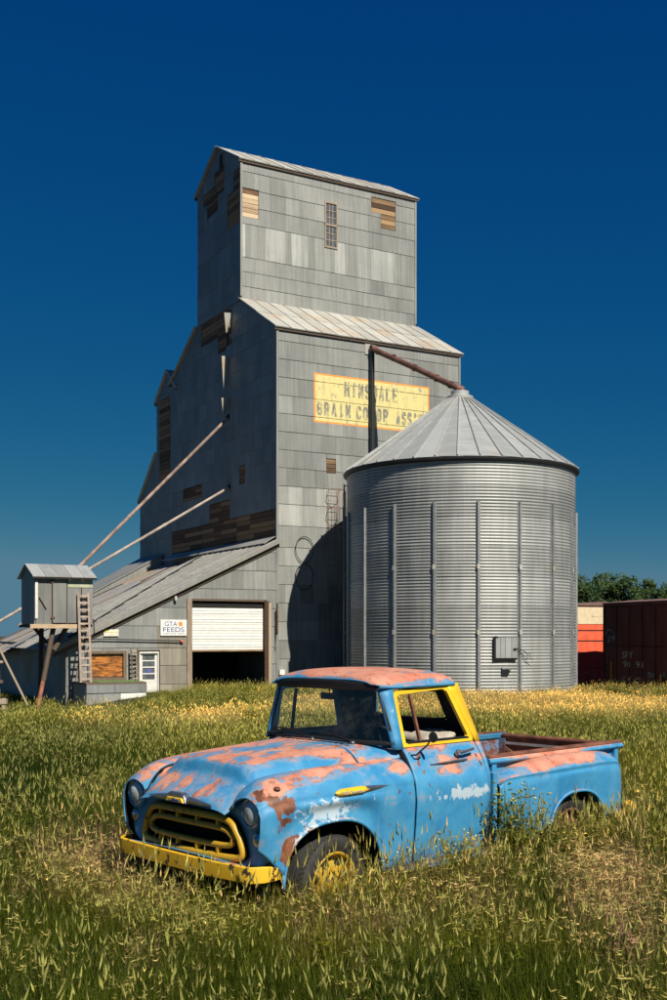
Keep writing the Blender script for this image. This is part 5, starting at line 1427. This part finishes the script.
for side in (-1, 1):
    o = solid(loft(RST, 72, 36, side, rf_fn).build('rear_fender', [M_PAINT, M_DARK], truck, smooth=True), .012, -1, 1)
    pts = [(2.87-.43*cos(pi*k/28), side*.962, max(.44, arch_z(2.87-.43*cos(pi*k/28), .44, 2.87, .33, .428, 2.5))) for k in range(29)]
    MB().tube(pts, .014, 8).build('arch_lip', M_PAINT, o, smooth=True)
    MB().box((2.35, side*.70-.005, .40), (3.4, side*.70+.005, .98)).build('inner_fender', M_DARK, truck)
# chassis rails and axles
for yy_ in (-.42, .42): MB().box((-.60, yy_-.04, .42), (3.85, yy_+.04, .54)).build('chassis_rail', M_DARK, truck)
for xx in (0, 2.87): MB().tube([(xx, -.72, .36), (xx, .72, .36)], .045, 10).build('axle', M_DARK, truck)
# rear bumper end, yellow
MB().box((3.70, -.84, .50), (3.84, -.80, .53)).build('lamp_bracket', M_DARK, truck)
MB().lathe([(0, .0), (.045, .0), (.062, .02), (.066, .05), (.060, .085), (.04, .10), (0, .104)], 20, (3.80, -.86, .50), 'x').build('tail_lamp', M_YEL, truck, smooth='auto')
# wheels
M_RIM = mat_chipped('dirty_yellow_rim', (.42, .24, .012), (.58, .35, .02), (.07, .04, .02), .54, 12, .6)
def wheel(x, y, side, yellow=True):
    wv = empty('wheel', (x, y, .355), 0, truck); s = side
    P = [(.235, -.075), (.27, -.092), (.32, -.094), (.345, -.080), (.354, -.05), (.356, -.03), (.350, -.028), (.350, -.022), (.357, -.02), (.357, 0),
         (.350, .002), (.350, .008), (.357, .010), (.357, .03), (.350, .032), (.354, .05), (.345, .080), (.32, .094), (.27, .092), (.235, .075)]
    MB().lathe([(r, h*1.0) for r, h in P], 60, (0, 0, 0), 'y').build('tyre', M_RUBBER, wv, smooth='auto')
    tr = MB()
    for k in range(60):
        a = 2*pi*k/60
        for h in (-.062, .062):
            c = Vector((.352*cos(a), h, .352*sin(a))); tr.beam(c + Vector((-sin(a)*-.012, -.014, cos(a)*-.012)), c + Vector((-sin(a)*.012, .014, cos(a)*.012)), .012, .012)
    tag(tr.build('tread_blocks', M_RUBBER, wv), kind='stuff')
    q = -side
    rim = [(.243, -.078), (.236, -.086), (.225, -.082), (.215, -.055), (.205, -.035), (.19, -.028), (.15, -.048), (.10, -.060), (.085, -.075), (.07, -.088), (.04, -.092), (0, -.093)]
    MB().lathe([(r, (h if side < 0 else -h)) for r, h in rim], 40, (0, 0, 0), 'y').build('rim', M_RIM if yellow else M_RUST, wv, smooth='auto')
    MB().lathe([(.24, -.075*1), (.24, .075)], 32, (0, 0, 0), 'y').build('rim_barrel', M_DARK, wv)
    for k in range(8):
        a = 2*pi*(k+.5)/8; c = Vector((.165*cos(a), side*.047, .165*sin(a))); MB().beam(c + Vector((-sin(a), 0, cos(a)))*-.028, c + Vector((-sin(a), 0, cos(a)))*.028, .012, .028).build('rim_slot', M_DARK, wv)
    for k in range(6):
        a = 2*pi*k/6; MB().lathe([(0, side*.072), (.013, side*.070), (.014, side*.055)], 6, (.075*cos(a), 0, .075*sin(a)), 'y').build('wheel_nut', M_RUST, wv)
    return wv
w1 = wheel(0, -.80, -1); w1.rotation_euler = (0, 0, radians(6)); wheel(0, .80, 1); wheel(2.87, -.80, -1, False); wheel(2.87, .80, 1, False)

# nose taper: the front clip narrows and shortens a little towards the lamps
def nose(o):
    if o.name.split('.')[0] == 'wheel': return
    if o.type == 'MESH' and not o.data.get('tapered'):
        o.data['tapered'] = 1
        for v in o.data.vertices:
            x = v.co.x
            if x < -.05: v.co.y *= 1 - .058*smooth(-.05, -.55, x); v.co.x += .055*smooth(-.30, -.65, x)
    for c in o.children: nose(c)
nose(truck)

# ------------------------------------------------------------------ meadow
def mat_grass(name, head=False):
    m = MT(name)
    at = m.n('ShaderNodeAttribute', attribute_type='INSTANCER', attribute_name='gcol')
    rnd = m.geo('Random Per Island')
    c = at.outputs['Color']
    if head: c = m.mix(.50, m.mix(1.0, c, (2.4, 2.15, 1.8), 'MULTIPLY'), (.62, .56, .20))
    v = m.ma('ADD', m.ma('MULTIPLY', m.ma('POWER', rnd, 1.6), 1.15), .45)
    cc = m.n('ShaderNodeCombineColor'); [m.set(cc.inputs[i], v) for i in range(3)]
    c = m.mix(1.0, c, cc.outputs[0], 'MULTIPLY')
    df = m.pbr(c, .7, Specular_IOR_Level=.18); tr = m.n('ShaderNodeBsdfTranslucent'); m.set(tr.inputs[0], c)
    mx = m.n('ShaderNodeMixShader'); mx.inputs[0].default_value = .35
    m.t.links.new(df, mx.inputs[1]); m.t.links.new(tr.outputs[0], mx.inputs[2]); return m.done(mx.outputs[0])
M_GR = mat_grass('grass_blade'); M_HEAD = mat_grass('grass_seed_head', True)

def blade(m, base, az, lean, h, wd, droop=.35, seg=3):
    d = Vector((cos(az), sin(az), 0)); sd = Vector((-sin(az), cos(az), 0)); P = []
    for k in range(seg+1):
        f = k/seg; p = Vector(base) + Vector((0, 0, h*f*(1-.18*droop*f*f))) + d*(lean*f + droop*h*.6*f**2.5)
        P.append((p, wd*(1-f**1.6)*.5 + .0004))
    vs = []; fs = []
    for (p, w_) in P: vs += [p-sd*w_, p+sd*w_]
    for k in range(seg): fs.append((2*k, 2*k+1, 2*k+3, 2*k+2))
    m.add(vs, fs); return P[-1][0]
def head_(m, p, d, L, r):
    """fat seed head: a six-sided spindle with bristles"""
    d = d.normalized(); a = d.orthogonal().normalized(); b = d.cross(a)
    pr = ((0, .25), (.25, 1), (.65, .8), (1, .1)); vs = []
    for (f, q) in pr:
        for k in range(4):
            t = 2*pi*k/4 + f; vs.append(p + d*(L*f) + (a*cos(t)+b*sin(t))*r*q)
    fs = [(i*4+k, i*4+(k+1) % 4, (i+1)*4+(k+1) % 4, (i+1)*4+k) for i in range(3) for k in range(4)]
    m.add(vs, fs)
    for k in range(4):
        t = 2*pi*k/4; q = p + d*(L*.5); e = (a*cos(t)+b*sin(t)); s_ = d.cross(e)*.0008
        m.add([q-s_, q+s_, q + d*L*1.0 + e*r*1.6], [(0, 1, 2)])
src = bpy.data.collections.new('grass_sources')      # templates only, not linked to the scene
def src_obj(name, parts):
    me = bpy.data.meshes.new(name); vs = []; fs = []; mi = []
    for idx, m in enumerate(parts):
        k = len(vs); vs += m.v; fs += [tuple(i+k for i in f) for f in m.f]; mi += [idx]*len(m.f)
    me.from_pydata([tuple(v) for v in vs], [], fs)
    me.materials.append(M_GR); me.materials.append(M_HEAD)
    me.polygons.foreach_set('material_index', mi)
    o = bpy.data.objects.new(name, me); src.objects.link(o); return o
rg = random.Random(77)
# 0-3: leafy tufts with a few seed stalks; 4-5: many heads; 6: fine dry wisps; 7: tall weed with oval leaves; 8: mown-looking low tuft; 9: tall stalk
def tuft(name, nb, h0_, h1_, nh, rad, wd=.007, hl=.075, hr=.008):
    a, b = MB(), MB()
    for k in range(nb):
        r = rad*sqrt(rg.random()); t = rg.uniform(0, 2*pi)
        blade(a, (r*cos(t), r*sin(t), -.03), rg.uniform(0, 2*pi), rg.uniform(.01, .10), rg.uniform(h0_, h1_), wd*rg.uniform(.7, 1.5), rg.choice((.1, .2, .3, .9)))
    for k in range(nh):
        r = rad*sqrt(rg.random()); t = rg.uniform(0, 2*pi); az = rg.uniform(0, 2*pi); h = rg.uniform(h1_*.95, h1_*1.3)
        ln = rg.uniform(.02, .13); tip = blade(a, (r*cos(t), r*sin(t), -.03), az, ln, h, .0035, .12)
        head_(b, tip - Vector((0, 0, .01)), Vector((cos(az)*rg.uniform(.0, .7), sin(az)*rg.uniform(.0, .7), 1)), hl*rg.uniform(.7, 1.25), hr*rg.uniform(.8, 1.3))
    return src_obj(name, (a, b))
tuft('g00', 110, .22, .46, 0, .18, .0036, .050, .0045); tuft('g01', 110, .20, .42, 1, .18, .0036, .055, .005); tuft('g02', 100, .24, .50, 2, .18, .0038, .060, .0055); tuft('g03', 110, .18, .40, 0, .18, .0044, .05, .0045)
tuft('g04', 90, .22, .44, 3, .19, .0036, .050, .0050); tuft('g05', 90, .24, .48, 4, .20, .0036, .060, .0052)
a, b = MB(), MB()
for k in range(55):   # dry wisps
    r = .14*sqrt(rg.random()); t = rg.uniform(0, 2*pi); az = rg.uniform(0, 2*pi); h = rg.uniform(.22, .44)
    tip = blade(a, (r*cos(t), r*sin(t), -.03), az, rg.uniform(.02, .16), h, .003, .3)
    for q in range(3):
        e = Vector((rg.gauss(0, 1), rg.gauss(0, 1), abs(rg.gauss(0, 1)))).normalized()*.035; s_ = e.orthogonal().normalized()*.003
        b.add([tip-s_, tip+s_, tip+e], [(0, 1, 2)])
src_obj('g06', (a, b))
def weed(name, h, nl, seeds):
    a, b = MB(), MB()
    for st in range(3):
        az0 = rg.uniform(0, 2*pi); hh = h*rg.uniform(.75, 1.1); bx, by = rg.uniform(-.06, .06), rg.uniform(-.06, .06); ln = rg.uniform(0, .14)*hh
        pt = lambda f: Vector((bx + cos(az0)*ln*f*f, by + sin(az0)*ln*f*f, hh*f))
        a.tube([pt(k/5) for k in range(6)], [.004, .0037, .0033, .003, .0024, .0015], 4, cap=False)
        for k in range(nl):
            f = .08 + .8*k/nl; az = rg.uniform(0, 2*pi); L = rg.uniform(.07, .14)*(1.25-f); p = pt(f); d = Vector((cos(az), sin(az), rg.uniform(-.1, .7))).normalized(); s_ = d.cross(Vector((0, 0, 1))).normalized()*L*rg.uniform(.16, .26)
            a.add([p, p+d*L*.45+s_, p+d*L, p+d*L*.45-s_], [(0, 1, 2, 3)])
        for k in range(seeds):
            f = rg.uniform(.7, 1.0); az = rg.uniform(0, 2*pi); p = pt(f); q = p + Vector((cos(az)*.05, sin(az)*.05, rg.uniform(-.01, .06)))
            s_ = Vector((-sin(az), cos(az), 0))*.0012; a.add([p-s_, p+s_, q], [(0, 1, 2)]); head_(a if k % 4 else b, q, Vector((cos(az), sin(az), .3)), rg.uniform(.018, .032), rg.uniform(.004, .007))
    return src_obj(name, (a, b))
weed('g07', .55, 20, 3); weed('g08', .74, 14, 9)
tuft('g09', 44, .08, .17, 1, .16, .007)
a, b = MB(), MB()      # far clump: coarse, wide
for k in range(90):
    r = .30*sqrt(rg.random()); t = rg.uniform(0, 2*pi); blade(a, (r*cos(t), r*sin(t), -.03), rg.uniform(0, 2*pi), rg.uniform(.03, .16), rg.uniform(.16, .38), .0085, rg.uniform(.1, .7), 2)
for k in range(6):
    r = .30*sqrt(rg.random()); t = rg.uniform(0, 2*pi); head_(b, Vector((r*cos(t), r*sin(t), rg.uniform(.26, .38))), Vector((rg.gauss(0, .5), rg.gauss(0, .5), 1)), .065, .0075)
src_obj('g10', (a, b))

def nz(x, y, s_, k=0): return mnoise.noise(Vector((x*s_, y*s_, k)))
def lerp(a, b, t): return tuple(a[i] + (b[i]-a[i])*t for i in range(3))
G_DK, G_MID, G_YEL, STRAW, PURP = (.026, .050, .002), (.085, .112, .006), (.23, .215, .020), (.72, .54, .20), (.42, .26, .15)
tc, ts_ = cos(TR_YAW), sin(TR_YAW)
def tloc(x, y): dx, dy = x-TRO.x, y-TRO.y; return dx*tc + dy*ts_, -dx*ts_ + dy*tc
def bloc(x, y): dx, dy = x-C0.x, y-C0.y; return dx*ux + dy*uy, -dx*uy + dy*ux
def straw_amt(x, y):
    s_ = 0
    px = x/y*1100
    b_ = math.exp(-((y-30.5-1.2*nz(x, y, .12, 2))/3.6)**2) * smooth(-120, 30, px + 70*nz(x, y, .15))      # band before the bin
    c_ = math.exp(-((y-25.0-1.0*nz(x, y, .2, 9))/1.8)**2) * smooth(-290, -220, px) * smooth(20, -40, px) * .75
    s_ = b_*(.95 + .8*nz(x, y, .45, 5)) + c_*(.5+nz(x, y, .5, 6)) + smooth(26, 32, y)*.12*smooth(-40, 60, px)
    return min(1, max(0, s_*1.7))
def purple_amt(x, y):
    px = 333.5 + x/y*1100; py = 635 + 2000/y
    a = 0
    for (cx, cy, rx, ry, k) in ((605, 885, 42, 45, 1.0), (110, 862, 55, 26, .7), (165, 885, 40, 26, .8), (330, 905, 60, 28, .55), (420, 880, 30, 22, .5), (205, 915, 30, 20, .45), (460, 892, 40, 18, .55), (640, 935, 26, 22, .6)):
        a = max(a, k*math.exp(-(((px-cx)/rx)**2 + ((py-cy)/ry)**2)))
    return min(1, 1.35 * a * max(0, .85 + 1.1*nz(x, y, 1.6, 8)))
pts = [[], []]
Rg = random.Random(99)
def try_pt(x, y, near):
    a, b = tloc(x, y)
    if -.72 < a < 3.8 and -.80 < b < .86 and not (Rg.random() < .10): return
    if -.52 < a < .50 and -.98 < b < -.6: return
    t, s_ = bloc(x, y)
    if t > -8.3 and t < 9 and s_ > -.12: return
    if -8.3 < t < -5.7 and s_ > -2.0: return
    if -9 < t < -8.2 and s_ > 13: return
    if (x-BC.x)**2 + (y-BC.y)**2 < (BR+.15)**2: return
    lx, ly = (x-7.9), (y-36.7)
    if -.1 < lx < 2.2 and -.1 < ly < 1.7: return
    z = gz(x, y); px = x/y*1100
    n1, n2 = nz(x, y, .35, 1), nz(x, y, 1.3, 4)
    st, pu = straw_amt(x, y), (purple_amt(x, y) if y < 14 else 0)
    # colour
    k = .5 + .9*n1 + .35*n2 + Rg.uniform(-.25, .25)
    far = smooth(11, 24, y)
    left = smooth(-60, -300, px)*smooth(7, 10, y)
    k += .08 + .30*far - .26*left*(1-smooth(36, 40, y)) + .25*smooth(36, 40, y)
    col = lerp(G_DK, G_MID, min(1, max(0, k*1.6))) if k < .62 else lerp(G_MID, G_YEL, min(1, (k-.62)*1.5))
    if Rg.random() < st*1.2: col = lerp(col, STRAW, Rg.uniform(.6, 1)); 
    if Rg.random() < pu*1.3: col = lerp(col, PURP, Rg.uniform(.5, 1))
    sc = Rg.uniform(.8, 1.2)*(1 + .25*n1)
    if y > 27: sc *= .78
    if x < -5.2 and y > 29: sc *= .5
    if .3 < a < 3.8 and -2.2 < b < -.9: sc *= 1.16
    r = Rg.random()
    if near:
        if pu > .3 and Rg.random() < pu: idx = 6
        elif r < .42: idx = Rg.choice((0, 1, 2, 3))
        elif r < .86: idx = Rg.choice((4, 5))
        elif r < .92: idx = 6
        elif r < .96: idx = 7
        else: idx = 9
        if pu < .2 and idx == 6: col = lerp(col, STRAW, .3)
    else:
        idx = Rg.choice((10, 10, 10, 4, 5)) if st < .5 else Rg.choice((10, 10, 10, 6))
    # keep grass before the bonnet and wheel low enough, pushed down by the bumper
    if -2.2 < a < .8 and -2.6 < b < 1.3: sc *= .84
    if -1.35 < a < .5 and -1.5 < b < 1.0: sc = min(sc*1.12, 1.14)
    pts[0].append((x, y, z, Rg.uniform(-.12, .12), Rg.uniform(-.12, .12), Rg.uniform(0, 2*pi), sc, idx, col))
def scatter(y0, y1, dens, near, mx):
    y = y0
    while y < y1:
        dy = .5; hw = y*.335 + mx
        n = dens*dy*2*hw; n = int(n) + (Rg.random() < n % 1)
        for _ in range(n): try_pt(Rg.uniform(-hw, hw), y + Rg.random()*dy, near)
        y += dy
scatter(4.6, 12, 62, True, 1.2)
scatter(12, 18, 40, True, 1.6)
scatter(18, 28, 22, False, 2.0)
scatter(28, 48, 17, False, 3.0)
# tall weeds along the near flank of the truck and round the wheels
def weeds_at(a0, a1, b0, b1, n, kinds, s0, s1, green=.5):
    for _ in range(n):
        a, b = Rg.uniform(a0, a1), Rg.uniform(b0, b1)
        x = TRO.x + a*tc - b*ts_; y = TRO.y + a*ts_ + b*tc
        col = lerp(G_MID, G_YEL, Rg.random()) if Rg.random() < .85 else lerp(G_YEL, STRAW, Rg.uniform(.2, .8))
        pts[0].append((x, y, gz(x, y), Rg.uniform(-.1, .1), Rg.uniform(-.1, .1), Rg.uniform(0, 6.28), Rg.uniform(s0, s1), Rg.choice(kinds), col))
weeds_at(.9, 3.4, -1.5, -.98, 70, (7, 8, 7), .75, 1.05)
weeds_at(.45, 1.2, -1.5, -1.0, 22, (7, 8, 4), .7, 1.0)
weeds_at(1.6, 2.1, -1.15, -.98, 14, (8, 8, 7), 1.1, 1.4)
weeds_at(2.2, 3.5, -1.6, -1.0, 80, (7, 7, 2, 5), .9, 1.25)
weeds_at(2.35, 3.5, -1.3, -1.0, 46, (2, 7, 5), 1.0, 1.25)
weeds_at(.6, 2.3, -1.25, -.98, 60, (7, 5, 2), .85, 1.1)
weeds_at(3.6, 6.0, -1.6, .8, 90, (7, 7, 8), .7, 1.1)
weeds_at(-.5, .5, -1.35, -1.0, 70, (6, 1, 5, 2), .9, 1.2)
weeds_at(-1.3, -.85, -1.2, 1.3, 80, (1, 5, 6, 6), .8, 1.1)
def meadow(name, P, label):
    me = bpy.data.meshes.new(name); me.from_pydata([p[:3] for p in P], [], [])
    ar = me.attributes.new('rotv', 'FLOAT_VECTOR', 'POINT'); ar.data.foreach_set('vector', [v for p in P for v in p[3:6]])
    ar = me.attributes.new('scl', 'FLOAT', 'POINT'); ar.data.foreach_set('value', [p[6] for p in P])
    ar = me.attributes.new('idx', 'INT', 'POINT'); ar.data.foreach_set('value', [p[7] for p in P])
    ar = me.attributes.new('gcol', 'FLOAT_COLOR', 'POINT'); ar.data.foreach_set('color', [v for p in P for v in (*p[8], 1.0)])
    o = link(name, me, None); tag(o, label, kind='stuff')
    ng = bpy.data.node_groups.new('scatter_' + name, 'GeometryNodeTree')
    ng.interface.new_socket('Geometry', in_out='INPUT', socket_type='NodeSocketGeometry'); ng.interface.new_socket('Geometry', in_out='OUTPUT', socket_type='NodeSocketGeometry')
    gi, go = ng.nodes.new('NodeGroupInput'), ng.nodes.new('NodeGroupOutput')
    ci = ng.nodes.new('GeometryNodeCollectionInfo'); ci.inputs['Collection'].default_value = src; ci.inputs['Separate Children'].default_value = True; ci.inputs['Reset Children'].default_value = True
    ip = ng.nodes.new('GeometryNodeInstanceOnPoints')
    def attr(nm, dt):
        n = ng.nodes.new('GeometryNodeInputNamedAttribute'); n.data_type = dt; n.inputs[0].default_value = nm; return n.outputs[0]
    L_ = ng.links.new
    L_(gi.outputs[0], ip.inputs['Points']); L_(ci.outputs[0], ip.inputs['Instance']); ip.inputs['Pick Instance'].default_value = True
    L_(attr('idx', 'INT'), ip.inputs['Instance Index']); L_(attr('scl', 'FLOAT'), ip.inputs['Scale'])
    er = ng.nodes.new('FunctionNodeEulerToRotation'); L_(attr('rotv', 'FLOAT_VECTOR'), er.inputs[0]); L_(er.outputs[0], ip.inputs['Rotation'])
    L_(ip.outputs[0], go.inputs[0])
    md = o.modifiers.new('scatter', 'NODES'); md.node_group = ng
    return o
print('grass clumps', len(pts[0]))
meadow('meadow_grass', pts[0], 'tall green meadow grass with pale seed heads and dry straw patches')
